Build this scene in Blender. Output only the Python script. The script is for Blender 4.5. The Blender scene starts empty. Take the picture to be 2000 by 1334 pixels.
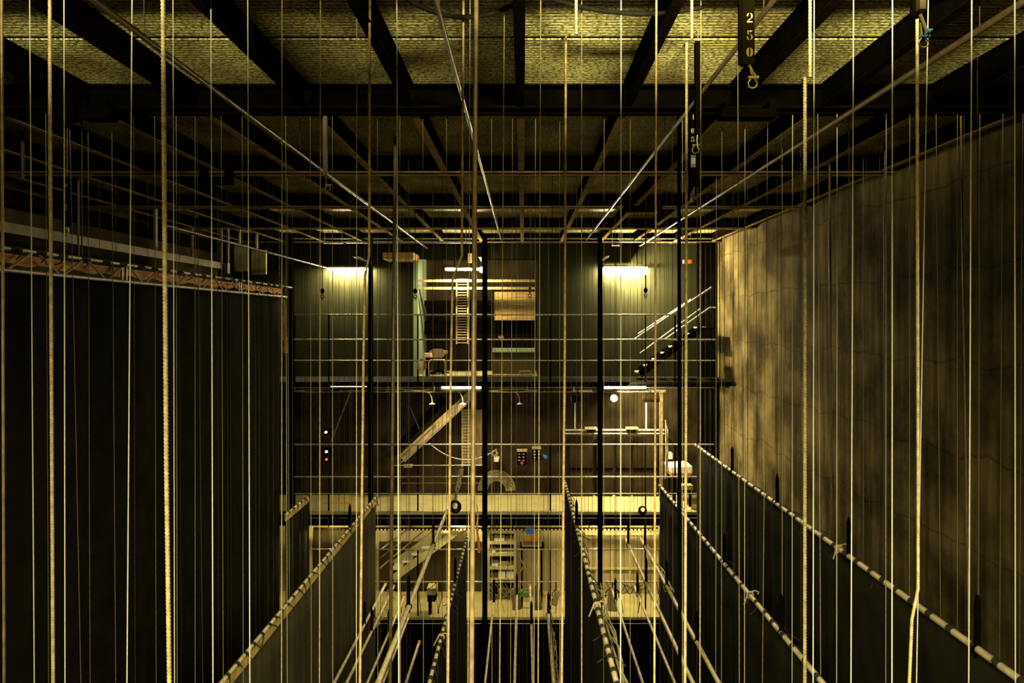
import bpy, math, random
from mathutils import Vector, Matrix

random.seed(7)
SC = bpy.context.scene
COL = SC.collection
F = 24.0 / 36.0 * 2000      # focal length in pixels of the 2000 x 1334 frame
CX, CY = 1022.0, 625.0      # principal point (a shifted lens keeps the verticals upright)
H = 9.0                     # the lens stands 9 m above the stage floor

# ------------------------------------------------------------------ camera, world, exposure
cam_d = bpy.data.cameras.new('camera'); cam = bpy.data.objects.new('camera', cam_d); COL.objects.link(cam)
cam.location = (0, 0, H); cam.rotation_euler = (math.pi / 2, 0, 0)
cam_d.lens = 24; cam_d.sensor_width = 36
cam_d.shift_x = -(CX - 1000) / 2000; cam_d.shift_y = -(667 - CY) / 2000
cam_d.clip_start = 0.05; cam_d.clip_end = 100
SC.camera = cam
w = bpy.data.worlds.new('world'); SC.world = w; w.use_nodes = True
w.node_tree.nodes['Background'].inputs[0].default_value = (1.0, .86, .45, 1)
w.node_tree.nodes['Background'].inputs[1].default_value = 0.0
SC.view_settings.view_transform = 'Standard'; SC.view_settings.look = 'None'
SC.view_settings.gamma = 1; SC.view_settings.use_curve_mapping = False
SC.view_settings.exposure = 0.0
SC.cycles.max_bounces = 5; SC.cycles.diffuse_bounces = 2; SC.cycles.glossy_bounces = 2
SC.cycles.sample_clamp_indirect = 3.0
WARM = (1.0, .88, .43)
NEAR_POWER = 620.0           # worklights hanging under the grid on this side of the stage
LOW_POWER = 50.0            # unseen fill lamps added beside the lens to brighten the ropes
TUBE = 270.0                 # emission of the fluorescent tubes on the far galleries
BULB = 1200.0                # emission of the small bulkhead lamps under the middle gallery


def P(px, py, D):
    """the point of the place seen at a pixel, at distance D in front of the lens"""
    return Vector(((px - CX) / F * D, D, H - (py - CY) / F * D))


# ------------------------------------------------------------------ materials
MATS = {}


def mat(name, col, rough=.6, metal=0.0, var=.35, scale=6.0, stretch=(1, 1, 1), bump=.0, bscale=60.0, emit=None, stren=0, tint2=None, spec=.5):
    if name in MATS: return MATS[name]
    m = bpy.data.materials.new(name); m.use_nodes = True
    nt = m.node_tree; N = nt.nodes; L = nt.links
    b = N['Principled BSDF']
    b.inputs['Roughness'].default_value = rough; b.inputs['Metallic'].default_value = metal; b.inputs['Specular IOR Level'].default_value = spec
    tc = N.new('ShaderNodeTexCoord'); mp = N.new('ShaderNodeMapping'); mp.inputs['Scale'].default_value = stretch
    L.new(tc.outputs['Object'], mp.inputs['Vector'])
    nz = N.new('ShaderNodeTexNoise'); nz.inputs['Scale'].default_value = scale; nz.inputs['Detail'].default_value = 6
    L.new(mp.outputs[0], nz.inputs['Vector'])
    cr = N.new('ShaderNodeValToRGB')
    c2 = tint2 or tuple(c * (1 - var) for c in col)
    hi = tuple(min(1, c * (1 + var * .6)) for c in col)
    cr.color_ramp.elements[0].position = .34; cr.color_ramp.elements[0].color = (*c2, 1)
    cr.color_ramp.elements[1].position = .66; cr.color_ramp.elements[1].color = (*hi, 1)
    L.new(nz.outputs['Fac'], cr.inputs[0]); L.new(cr.outputs[0], b.inputs['Base Color'])
    if bump:
        n2 = N.new('ShaderNodeTexNoise'); n2.inputs['Scale'].default_value = bscale
        L.new(tc.outputs['Object'], n2.inputs['Vector'])
        bp = N.new('ShaderNodeBump'); bp.inputs['Strength'].default_value = bump; bp.inputs['Distance'].default_value = .01
        L.new(n2.outputs['Fac'], bp.inputs['Height']); L.new(bp.outputs[0], b.inputs['Normal'])
    if emit:
        b.inputs['Emission Color'].default_value = (*emit, 1); b.inputs['Emission Strength'].default_value = stren
    MATS[name] = m
    return m


def grating_mat():
    """worn galvanised grating: short cross links between the long bars, dirt in blotches"""
    m = bpy.data.materials.new('grating'); m.use_nodes = True
    nt = m.node_tree; N = nt.nodes; L = nt.links; b = N['Principled BSDF']
    b.inputs['Roughness'].default_value = .5; b.inputs['Metallic'].default_value = .0
    tc = N.new('ShaderNodeTexCoord')
    mp = N.new('ShaderNodeMapping'); mp.inputs['Scale'].default_value = (45, 62, 1); L.new(tc.outputs['Object'], mp.inputs['Vector'])
    nz = N.new('ShaderNodeTexNoise'); nz.inputs['Scale'].default_value = 1.0; nz.inputs['Detail'].default_value = 3; L.new(mp.outputs[0], nz.inputs['Vector'])
    cr = N.new('ShaderNodeValToRGB'); e = cr.color_ramp.elements
    e[0].position = .40; e[0].color = (.16, .13, .035, 1); e[1].position = .58; e[1].color = (.95, .90, .36, 1)
    L.new(nz.outputs['Fac'], cr.inputs[0])
    n2 = N.new('ShaderNodeTexNoise'); n2.inputs['Scale'].default_value = 1.7; n2.inputs['Detail'].default_value = 5; L.new(tc.outputs['Object'], n2.inputs['Vector'])
    c2 = N.new('ShaderNodeValToRGB'); e = c2.color_ramp.elements
    e[0].position = .38; e[0].color = (.42, .36, .3, 1); e[1].position = .62; e[1].color = (1, 1, 1, 1)
    L.new(n2.outputs['Fac'], c2.inputs[0])
    mx = N.new('ShaderNodeMix'); mx.data_type = 'RGBA'; mx.blend_type = 'MULTIPLY'; mx.inputs[0].default_value = 1
    L.new(cr.outputs[0], mx.inputs[6]); L.new(c2.outputs[0], mx.inputs[7]); L.new(mx.outputs[2], b.inputs['Base Color'])
    return m


def plaster_mat():
    """stained wall: cloudy patches, vertical runs, one old horizontal daywork line"""
    m = bpy.data.materials.new('stained_plaster'); m.use_nodes = True
    nt = m.node_tree; N = nt.nodes; L = nt.links; b = N['Principled BSDF']; b.inputs['Roughness'].default_value = .9; b.inputs['Specular IOR Level'].default_value = .03
    tc = N.new('ShaderNodeTexCoord')
    n1 = N.new('ShaderNodeTexNoise'); n1.inputs['Scale'].default_value = 1.1; n1.inputs['Detail'].default_value = 9; n1.inputs['Roughness'].default_value = .62
    L.new(tc.outputs['Object'], n1.inputs['Vector'])
    c1 = N.new('ShaderNodeValToRGB'); e = c1.color_ramp.elements
    e[0].position = .40; e[0].color = (.036, .027, .012, 1); e[1].position = .66; e[1].color = (.175, .136, .060, 1)
    L.new(n1.outputs['Fac'], c1.inputs[0])
    mp = N.new('ShaderNodeMapping'); mp.inputs['Scale'].default_value = (1, 5, .3); L.new(tc.outputs['Object'], mp.inputs['Vector'])
    n2 = N.new('ShaderNodeTexNoise'); n2.inputs['Scale'].default_value = 2.2; n2.inputs['Detail'].default_value = 5; L.new(mp.outputs[0], n2.inputs['Vector'])
    c2 = N.new('ShaderNodeValToRGB'); e = c2.color_ramp.elements
    e[0].position = .35; e[0].color = (.45, .42, .38, 1); e[1].position = .6; e[1].color = (1, 1, 1, 1)
    L.new(n2.outputs['Fac'], c2.inputs[0])
    mx = N.new('ShaderNodeMix'); mx.data_type = 'RGBA'; mx.blend_type = 'MULTIPLY'; mx.inputs[0].default_value = 1
    L.new(c1.outputs[0], mx.inputs[6]); L.new(c2.outputs[0], mx.inputs[7])
    # dark crack lines between pours
    sp = N.new('ShaderNodeSeparateXYZ'); L.new(tc.outputs['Object'], sp.inputs[0])
    n3 = N.new('ShaderNodeTexNoise'); n3.inputs['Scale'].default_value = 1.5; n3.inputs['Detail'].default_value = 6; L.new(tc.outputs['Object'], n3.inputs['Vector'])
    ad = N.new('ShaderNodeMath'); ad.operation = 'MULTIPLY_ADD'; ad.inputs[1].default_value = .35; L.new(n3.outputs['Fac'], ad.inputs[0]); L.new(sp.outputs['Z'], ad.inputs[2])
    md = N.new('ShaderNodeMath'); md.operation = 'FRACT'; dv = N.new('ShaderNodeMath'); dv.operation = 'MULTIPLY'; dv.inputs[1].default_value = 1.25
    L.new(ad.outputs[0], dv.inputs[0]); L.new(dv.outputs[0], md.inputs[0])
    c3 = N.new('ShaderNodeValToRGB'); e = c3.color_ramp.elements
    e[0].position = 0; e[0].color = (.45, .42, .38, 1); e[1].position = .035; e[1].color = (1, 1, 1, 1)
    L.new(md.outputs[0], c3.inputs[0])
    m2 = N.new('ShaderNodeMix'); m2.data_type = 'RGBA'; m2.blend_type = 'MULTIPLY'; m2.inputs[0].default_value = 1
    L.new(mx.outputs[2], m2.inputs[6]); L.new(c3.outputs[0], m2.inputs[7]); L.new(m2.outputs[2], b.inputs['Base Color'])
    bp = N.new('ShaderNodeBump'); bp.inputs['Strength'].default_value = .3; bp.inputs['Distance'].default_value = .02
    L.new(n1.outputs['Fac'], bp.inputs['Height']); L.new(bp.outputs[0], b.inputs['Normal'])
    return m


LIT_FLANGE = mat('lit_brown_steel', (.26, .18, .075), .7, .0, bump=.2, bscale=30, spec=.0)  # flange steel with the far lamps' light put into its colour
STEEL = mat('black_steel', (.0028, .0022, .001), .55, .0, bump=.2, spec=.0)
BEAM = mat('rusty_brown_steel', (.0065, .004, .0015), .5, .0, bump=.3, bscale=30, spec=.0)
GALV = mat('galvanised_pipe', (.40, .38, .32), .35, .25, .25, 20)
RAILM = mat('pale_rail_paint', (.55, .50, .42), .35, .5, .2, 20)
BROWNPIPE = mat('brown_pipe', (.20, .14, .065), .4, .2, .45, 14)
BATTEN = mat('batten_pipe', (.62, .52, .31), .45, .1, .3, 12)
MANILA = mat('manila_rope', (.46, .375, .19), .75, 0, .35, 30, bump=.3, bscale=400)
MANILA2 = mat('dark_manila_rope', (.33, .23, .09), .75, 0, .4, 30, bump=.3, bscale=400)
WIRE = mat('pale_wire', (.36, .33, .26), .5, .1, .25, 40)
WIREW = mat('white_wire', (.52, .50, .41), .5, .0, .15, 40)
WIREY = mat('yellow_wire', (.21, .17, .075), .6, .0, .35, 40)
WIREB = mat('brown_wire', (.045, .029, .011), .6, .0, .4, 40)
WIREK = mat('black_wire', (.007, .006, .004), .7, .0, .3, 40, spec=.05)
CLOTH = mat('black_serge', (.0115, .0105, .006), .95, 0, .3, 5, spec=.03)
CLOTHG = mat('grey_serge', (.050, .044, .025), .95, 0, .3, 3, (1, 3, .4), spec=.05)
TIE = mat('black_tie', (.008, .007, .005), .9)
STRAW = mat('straw_webbing', (.60, .42, .12), .8, 0, .3, 20)
ORANGEW = mat('orange_timber', (.85, .36, .05), .7, 0, .45, 5, (1, 1, 8))
ORANGE = mat('orange_strap', (.50, .19, .04), .8, 0, .4, 9)
BACKW = mat('dark_green_paint', (.0135, .0135, .0062), .8, 0, .2, 2, bump=.1, spec=.03)
BROWNW = mat('brown_board', (.028, .020, .010), .8, 0, .6, 2.5, bump=.2, spec=.04)
BEIGE = mat('beige_wall_paint', (.40, .33, .18), .75, 0, .2, 2.5, bump=.1)
DECK = mat('beige_deck_lino', (.50, .44, .21), .7, 0, .15, 4)
BLACKW = mat('black_paint', (.006, .005, .003), .8, 0, .3, 3, spec=.05)
CONC = mat('grey_concrete', (.06, .048, .022), .9, 0, .4, 2, bump=.3, spec=.04)
PANELG = mat('green_panel_edge', (.30, .38, .24), .6, 0, .15, 4)
PLANK = mat('yellow_planks', (.42, .27, .08), .55, 0, .4, 3, (1, 1, 12))
TRAY = mat('cable_tray', (.42, .32, .13), .6, 0, .3, 20)
WHITE = mat('white_plastic', (.75, .72, .6), .5, 0, .08)
RED = mat('red_plastic', (.55, .03, .015), .4, 0, .1)
BLUE = mat('blue_plastic', (.05, .22, .75), .4, 0, .1)
YELLOW = mat('yellow_pin', (.75, .62, .04), .4, 0, .1)
STENCIL = mat('stencil_paint', (.34, .29, .17), .8, 0, .3, 30)
BRASS = mat('galvanised_shackle', (.55, .47, .30), .35, .8, .25, 30)
CHAIRC = mat('tan_upholstery', (.22, .16, .10), .85, 0, .2)
GREENC = mat('green_cable', (.25, .42, .06), .6, 0, .2)
CABLE = mat('tan_cable', (.40, .34, .18), .6, 0, .3)
CARD = mat('white_box_card', (.80, .74, .66), .7, 0, .08)
REDB = mat('rust_red_box', (.22, .05, .02), .7, 0, .2)
FLOORM = mat('black_stage_boards', (.008, .007, .005), .8, 0, .3, 3)
TUBEM = mat('lit_tube', (1, 1, 1), .5, emit=(1, .83, .42), stren=TUBE)
TUBED = mat('lit_tube_dim', (1, 1, 1), .5, emit=(1, .80, .45), stren=9)
BULBM = mat('lit_bulb', (1, 1, 1), .5, emit=(1, .80, .36), stren=BULB)
EXITM = mat('lit_exit_sign', (.8, .2, .02), .5, emit=(1, .13, .006), stren=1.6)
STATW = mat('lit_status_white', (1, 1, 1), .5, emit=(.8, .85, 1), stren=5)
STATR = mat('lit_status_red', (1, .1, .05), .5, emit=(1, .08, .04), stren=2)
GRATE = grating_mat()
PLASTER = plaster_mat()


# ------------------------------------------------------------------ mesh builder
class MB:
    def __init__(s): s.v = []; s.f = []; s.smooth = False

    def add(s, vs, fs):
        o = len(s.v); s.v += [Vector(a) for a in vs]; s.f += [tuple(i + o for i in q) for q in fs]; return s

    def box(s, x0, x1, y0, y1, z0, z1):
        return s.add([(x0, y0, z0), (x1, y0, z0), (x1, y1, z0), (x0, y1, z0), (x0, y0, z1), (x1, y0, z1), (x1, y1, z1), (x0, y1, z1)],
                     [(0, 3, 2, 1), (4, 5, 6, 7), (0, 1, 5, 4), (1, 2, 6, 5), (2, 3, 7, 6), (3, 0, 4, 7)])

    def bar(s, a, b, wd, ht):
        """square bar from a to b, wd across, ht upright"""
        a = Vector(a); b = Vector(b); d = (b - a).normalized()
        up = Vector((0, 0, 1)) if abs(d.z) < .95 else Vector((0, 1, 0))
        sx = d.cross(up).normalized() * wd / 2; uy = sx.normalized().cross(d).normalized() * ht / 2
        return s.add([a - sx - uy, a + sx - uy, a + sx + uy, a - sx + uy, b - sx - uy, b + sx - uy, b + sx + uy, b - sx + uy],
                     [(0, 3, 2, 1), (4, 5, 6, 7), (0, 1, 5, 4), (1, 2, 6, 5), (2, 3, 7, 6), (3, 0, 4, 7)])

    def tube(s, pts, r, n=8, cap=True, radii=None):
        s.smooth = True
        pts = [Vector(p) for p in pts]; k = len(pts); base = len(s.v); ref = None
        for i, p in enumerate(pts):
            d = (pts[min(i + 1, k - 1)] - pts[max(i - 1, 0)]).normalized()
            if ref is None:
                ref = d.cross(Vector((0, 0, 1)) if abs(d.z) < .9 else Vector((1, 0, 0))).normalized()
            ref = (ref - d * ref.dot(d)).normalized(); q = d.cross(ref)
            rr = radii[i] if radii else r
            for j in range(n):
                a = 2 * math.pi * j / n
                s.v.append(p + (ref * math.cos(a) + q * math.sin(a)) * rr)
        for i in range(k - 1):
            for j in range(n):
                a = base + i * n + j; b2 = base + i * n + (j + 1) % n
                s.f.append((a, b2, b2 + n, a + n))
        if cap:
            s.f.append(tuple(base + j for j in reversed(range(n)))); s.f.append(tuple(base + (k - 1) * n + j for j in range(n)))
        return s

    def rope(s, pts, r, pitch=.05, step=.0065, n=12, z_detail=None):
        """three twisted strands swept down a nearly vertical line of points"""
        s.smooth = True
        pts = [Vector(p) for p in pts]
        L = [0]
        for a, b in zip(pts, pts[1:]): L.append(L[-1] + (b - a).length)
        t = 0; ss = []
        while t < L[-1]:
            ss.append(t)
            i = max(j for j in range(len(L)) if L[j] <= t)
            z = pts[i].z
            t += step if (z_detail is None or pts[0].z - t > z_detail) else .25
        ss.append(L[-1])
        base = len(s.v)
        for t in ss:
            i = min(max(j for j in range(len(L)) if L[j] <= t + 1e-9), len(pts) - 2)
            u = (t - L[i]) / max(1e-9, L[i + 1] - L[i]); p = pts[i].lerp(pts[i + 1], u)
            ph = 2 * math.pi * t / pitch
            for j in range(n):
                a = 2 * math.pi * j / n
                rr = r * (.83 + .17 * math.cos(3 * (a - ph)))
                s.v.append(p + Vector((math.cos(a) * rr, math.sin(a) * rr, 0)))
        for i in range(len(ss) - 1):
            for j in range(n):
                a = base + i * n + j; b2 = base + i * n + (j + 1) % n
                s.f.append((a, a + n, b2 + n, b2))
        s.f.append(tuple(base + j for j in range(n))); s.f.append(tuple(base + (len(ss) - 1) * n + j for j in reversed(range(n))))
        return s

    def prism(s, poly, off):
        """closed outline (list of points) pushed along the vector off"""
        off = Vector(off); k = len(poly); poly = [Vector(p) for p in poly]
        vs = poly + [p + off for p in poly]
        fs = [tuple(range(k)), tuple(range(2 * k - 1, k - 1, -1))] + [(i, i + k, (i + 1) % k + k, (i + 1) % k) for i in range(k)]
        return s.add(vs, fs)

    def torus(s, c, R, r, ax=(0, 1, 0), a0=0, a1=2 * math.pi, k=24, n=8, sx=1, sz=1):
        ax = Vector(ax).normalized(); e1 = ax.cross(Vector((0, 0, 1))) if abs(ax.z) < .9 else Vector((1, 0, 0)); e1.normalize(); e2 = ax.cross(e1) * -1
        full = abs(a1 - a0 - 2 * math.pi) < 1e-6
        pts = [Vector(c) + e1 * math.cos(a0 + (a1 - a0) * i / k) * R * sx + e2 * math.sin(a0 + (a1 - a0) * i / k) * R * sz for i in range(k + 1)]
        return s.tube(pts, r, n, cap=not full)

    def build(s, name, m, parent=None, origin=None):
        if origin is None:
            if parent is not None: origin = wl(parent)
            else:
                xs = [v.x for v in s.v]; ys = [v.y for v in s.v]; zs = [v.z for v in s.v]
                origin = Vector(((min(xs) + max(xs)) / 2, (min(ys) + max(ys)) / 2, min(zs)))
        me = bpy.data.meshes.new(name)
        me.from_pydata([v - origin for v in s.v], [], s.f); me.update()
        if s.smooth:
            me.polygons.foreach_set('use_smooth', [True] * len(me.polygons))
            try: me.set_sharp_from_angle(angle=math.radians(50))
            except Exception: pass
        me.materials.append(m)
        o = bpy.data.objects.new(name, me); COL.objects.link(o)
        if parent is not None:
            o.parent = parent; o.location = origin - wl(parent)
        else: o.location = origin
        return o


WL = {}


def wl(o):
    p = Vector(o.location)
    while o.parent: o = o.parent; p += Vector(o.location)
    return p


def tag(o, label, cat, group=None, kind=None):
    if label: o['label'] = label
    if cat: o['category'] = cat
    if group: o['group'] = group
    if kind: o['kind'] = kind
    return o


def thing(name, label, cat, loc, group=None):
    o = bpy.data.objects.new(name, None); COL.objects.link(o); o.empty_display_size = .1
    o.location = loc
    return tag(o, label, cat, group)


def struct(name, mb, m, label=None):
    o = mb.build(name, m); o['kind'] = 'structure'
    if label: o['label'] = label
    return o


def copy_tree(o, parent=None):
    c = o.copy(); COL.objects.link(c)
    if parent is not None: c.parent = parent
    for ch in list(o.children): copy_tree(ch, c)
    return c


ORD = ['', 'first', 'second', 'third', 'fourth', 'fifth', 'sixth', 'seventh', 'eighth', 'ninth', 'tenth', 'eleventh', 'twelfth', 'thirteenth',
       'fourteenth', 'fifteenth', 'sixteenth', 'seventeenth', 'eighteenth', 'nineteenth', 'twentieth', '21st', '22nd', '23rd', '24th', '25th', '26th', '27th', '28th', '29th', '30th', '31st', '32nd', '33rd', '34th', '35th', '36th', '37th', '38th', '39th', '40th']

# ------------------------------------------------------------------ room shell
XL, XR, YB, YN = -6.0, 3.8, 13.4, -2.6
ZG = H + 1.66                    # underside of the grating
ZB = H + 1.50                    # underside of the beams
struct('floor', MB().box(XL, XR, YN, YB + 2.4, -.1, 0), FLOORM)
struct('wall_right', MB().box(XR, XR + .2, YN, YB, 0, ZG + .2), PLASTER)
struct('wall_left', MB().box(XL - .2, XL, YN, YB, 0, ZG + .2), CONC)
struct('wall_near', MB().box(XL, XR, YN - .2, YN, 0, ZG + .2), BLACKW)
g = MB(); y = YN; k = 0
while y < YB:
    if not (3.98 < y < 4.02 or 2.9 < y < 2.94): g.box(XL, XR, y, min(y + .0262, YB), ZG, ZG + .03)
    y += .0365
struct('ceiling', g, GRATE)
struct('ceiling_upper', MB().box(XL - .2, XR + .2, YN - .2, YB + 2.4, ZG + .22, ZG + .3), BLACKW)

# back wall: pieces round the recess of the top gallery, one surface per gallery
D1N, D1Z, D2Z, D3Z = 12.2, H - 1.107, H - 3.43, H - 5.31     # gallery decks: near edge and heights
OX0, OX1 = P(812, 0, YB).x, P(1050, 0, YB).x
OZ1 = P(0, 505, YB).z
struct('wall_back', MB().box(XL, OX0, YB, YB + .2, D1Z - .12, ZG + .2), BACKW)
struct('wall_back', MB().box(OX1, XR + .2, YB, YB + .2, D1Z - .12, ZG + .2), BACKW)
struct('wall_back', MB().box(OX0, OX1, YB, YB + .2, OZ1, ZG + .2), BACKW)
struct('wall_back', MB().box(XL, XR + .2, YB, YB + .2, D2Z - .2, D1Z - .12), BROWNW)
struct('wall_back', MB().box(XL, XR + .2, YB, YB + .2, D3Z - .2, D2Z - .2), BEIGE)
struct('wall_back', MB().box(XL, XR + .2, YB, YB + .2, 0, D3Z - .2), BLACKW)
RX0, RX1, RY = OX0, OX1, 14.9
struct('wall_recess', MB().box(RX0 - .1, RX1 + .1, RY, RY + .15, D1Z - .12, OZ1 + .3), BROWNW)
struct('wall_recess', MB().box(RX0 - .12, RX0, YB + .2, RY, D1Z - .12, OZ1 + .3), PANELG)
struct('wall_recess', MB().box(RX1, RX1 + .12, YB + .2, RY, D1Z - .12, OZ1 + .3), BROWNW)
struct('ceiling_recess', MB().box(RX0, RX1, YB + .2, RY, OZ1 + .1, OZ1 + .25), BLACKW)
struct('floor_recess', MB().box(RX0, RX1, YB + .2, RY, D1Z - .12, D1Z), DECK)
struct('trim_1', MB().box(OX0 - .04, OX0 + .05, YB - .03, YB, D1Z, OZ1), PANELG)

# gallery decks
XE = 3.44
for nm, z, m in (('top', D1Z, BLACKW), ('middle', D2Z, DECK), ('lowest', D3Z, DECK)):
    t = thing('gallery_deck', f'{nm} far gallery deck with dark steel edge channel', 'gallery deck', (-1, 12.8, z - .25), 'decks of the far galleries')
    MB().box(XL + .02, XR - .02, D1N, YB - .01, z - .05, z).build('deck_board', m, t)
    MB().box(XL + .02, XR - .02, D1N - .02, D1N + .06, z - (.075 if nm == 'top' else .24), z - .052).build('edge_channel', STEEL, t)
    for i in range(9):
        x = XL + .6 + i * 1.1; MB().box(x, x + .05, D1N + .30, YB - .02, z - .15, z - .06).build('deck_joist', STEEL, t)
    MB().tube([(-4.1, D1N - .035, z - .10), (3.4, D1N - .035, z - .10)], .006, 6).build('edge_wire', RAILM, t)

# railings (three horizontal pipes each)
for nm, z, hs, x0, x1 in (('top', D1Z, (1.20, .755, .38), 570, 1398), ('middle', D2Z, (1.20, .62, .32), 570, 1395), ('lowest', D3Z, (1.20, .62), 602, 1290)):
    t = thing('gallery_railing', f'pale pipe railing of the {nm} far gallery', 'railing', (0, D1N, z), 'railings of the far galleries')
    for i, h in enumerate(hs):
        xx1 = x1
        if nm == 'top' and i == 0: xx1 = 1311
        q = MB(); q.tube([(P(x0, 0, D1N).x, D1N + .03, z + h), (P(xx1, 0, D1N).x, D1N + .03, z + h)], .014 if i < 2 else .010, 8)
        q.build('rail', RAILM, t)
    for px in (573, 640, 815, 1075, 1262, 1320):
        if nm == 'lowest' and px > 1290 or px < x0: continue
        x = P(px, 0, D1N).x
        MB().bar((x, D1N + .065, z), (x, D1N + .065, z + hs[0]), .025, .025).build('rail_post', STEEL, t)

# steel columns of the far galleries
for px, wd, ya, nm in ((724, .068, 480, 'left'), (947, .085, 470, 'middle'), (1172, .075, 470, 'right'), (567, .10, 440, 'outermost left')):
    yy = D1N - .12
    x = P(px, 0, yy).x
    t = thing('steel_column', f'black steel column rising past the far galleries, the {nm} one', 'column', (x, yy, 0), 'columns of the far galleries')
    q = MB(); q.box(x - wd / 2, x + wd / 2, yy - .05, yy - .035, 0, ZB); q.box(x - wd / 2, x + wd / 2, yy + .035, yy + .05, 0, ZB); q.box(x - .012, x + .012, yy - .035, yy + .035, 0, ZB)
    q.build('shaft', STEEL, t)
    q = MB()
    for z in (D1Z, D2Z, D3Z):
        q.box(x - wd / 2 - .02, x + wd / 2 + .02, yy - .07, yy - .05, z - .2, z - .03)
    q.build('splice_plate', STEEL, t)

# ------------------------------------------------------------------ beams under the grid
CBY = [2.65, 4.8, 6.9, 9.0, 11.1, 13.05]
for i, y in enumerate(CBY):
    nm = ['nearest', 'second', 'third', 'fourth', 'fifth', 'farthest'][i]
    t = thing('cross_beam', f'dark steel cross beam under the grating, the {nm} from the lens', 'beam', (-1.1, y + .1, ZB), 'cross beams under the grating')
    q = MB(); q.box(XL, XR, y, y + .2, ZB + .004, ZB + .012); q.box(XL, XR, y + .09, y + .105, ZB + .012, ZG - .012); q.box(XL, XR, y, y + .2, ZG - .012, ZG)
    q.build('web', STEEL, t)
    for a in (y, y + .14): MB().box(XL, XR, a, a + .06, ZB - .006, ZB + .0035).build('bottom_flange', LIT_FLANGE if i > 1 else BEAM, t)  # far flanges take the lit tone, near ones stay dark
JX = [-5.36, -4.6, -3.84, -3.08, -2.32, -1.54, -.80, -.02, .73, 1.48, 2.12, 2.9, 3.62]
for i, x in enumerate(JX):
    segs = list(zip([YN] + [c + .2 for c in CBY], CBY + [YB]))
    for lab, ss, m in (('near', segs[:2], BEAM), ('far', segs[2:], LIT_FLANGE)):  # far joist flanges are coloured lighter to stand for lamplight on them
        q = MB(); q2 = MB()
        for a, b in ss:
            if b - a < .1: continue
            q2.box(x - .03, x + .03, a, b, ZB, ZB + .008); q.box(x - .004, x + .004, a, b, ZB + .008, ZG - .008); q.box(x - .03, x + .03, a, b, ZG - .008, ZG)
        t = thing('ceiling_joist', f'{lab} half of the steel joist under the grating, {ORD[i + 1]} from the left wall', 'joist', (x, ss[0][0], ZB), f'{lab} joists under the grating')
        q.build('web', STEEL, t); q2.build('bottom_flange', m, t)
# junction boxes on the cross beams
for (x0, y0, x1, y1, D, nm) in ((117, 218, 164, 240, 4.78, 'left of the bracket'), (176, 218, 233, 240, 4.78, 'right of the bracket'), (1400, 238, 1505, 222, 4.78, 'near the black weight bar'),
                                (396, 350, 458, 362, 6.85, 'among the bright grating patches'), (1216, 405, 1290, 415, 8.95, 'on the third beam right of centre'), (1285, 436, 1240, 446, 11.0, 'on the fourth beam right of centre')):
    a = P(min(x0, x1), max(y0, y1), D); b = P(max(x0, x1), min(y0, y1), D)
    q = MB(); q.box(a.x, b.x, D - .12, D - .01, a.z, b.z); q.box(a.x + .02, a.x + .05, D - .12, D + .02, b.z, ZB); q.box(b.x - .05, b.x - .02, D - .12, D + .02, b.z, ZB)
    tag(q.build('junction_box', STEEL), f'flat dark box hung under a cross beam, {nm}', 'junction box', 'boxes under the cross beams')
# light pipes near the far end of the grid
for (x0, x1, y, D, r, nm) in ((676, 925, 473, 12.7, .022, 'long pipe left of centre'), (1211, 1292, 471, 12.7, .022, 'short pipe right of centre'), (632, 670, 474, 12.9, .02, 'short pipe at the left'), (1195, 1210, 479, 12.9, .015, 'stub right of centre'),
                           (572, 1398, 466, 13.0, .012, 'longest and thinnest')):
    a = P(x0, y, D); b = P(x1, y, D)
    q = MB(); q.tube([a, b], r, 8)
    for s_ in (.06, .94):
        c = a.lerp(b, s_); q.bar(c, (c.x, c.y, ZG), .012, .012)
    tag(q.build('hanging_pipe', GALV), f'horizontal grey pipe under the far end of the grid, {nm}', 'pipe', 'pipes at the far end of the grid')

# ------------------------------------------------------------------ battens
def batten(name, px_far, py_far, D_far, y_near, r, m, label, group=None, bars=(), zlift=True, hl=.32, cap=None, ties=False, barm=None):
    """pipe running towards the lens at constant x and height; bars = pixel columns of its black hanger bars"""
    a = P(px_far, py_far, D_far); b = Vector((a.x, y_near, a.z))
    t = thing(name, label, 'batten', (a.x, (a.y + b.y) / 2, a.z), group)
    MB().tube([a, b], r, 12).build('pipe', m, t)
    if cap:
        MB().tube([a + Vector((0, .05, 0)), a - Vector((0, .01, 0))], r * 1.25, 12).build('end_cap', cap, t)
    for px in bars:
        D = a.x * F / (px - CX) if abs(px - CX) > 1 else px
        hanger(t, a.x, D, a.z, r, hl, barm)
    return t, a, b


def hanger(t, x, D, z, r, hl, m=None):
    q = MB(); wd = .017
    q.prism([(x - wd, D - .006, z - r - .03), (x + wd, D - .006, z - r - .03), (x + wd, D - .006, z + hl - .05), (x + .004, D - .006, z + hl), (x - .004, D - .006, z + hl), (x - wd, D - .006, z + hl - .05)], (0, .012, 0))
    h = q.build('hanger_bar', m or STEEL, t)
    MB().tube([(x, D, z + hl - .01), (x, D, ZG)], .0025, 5).build('lift_line', WIREB, t)
    MB().torus((x, D, z - .0), r + .006, .005, (0, 1, 0), k=14, n=5).build('pipe_clamp', STEEL, t)


def cap_col(x, col): return x


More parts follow.
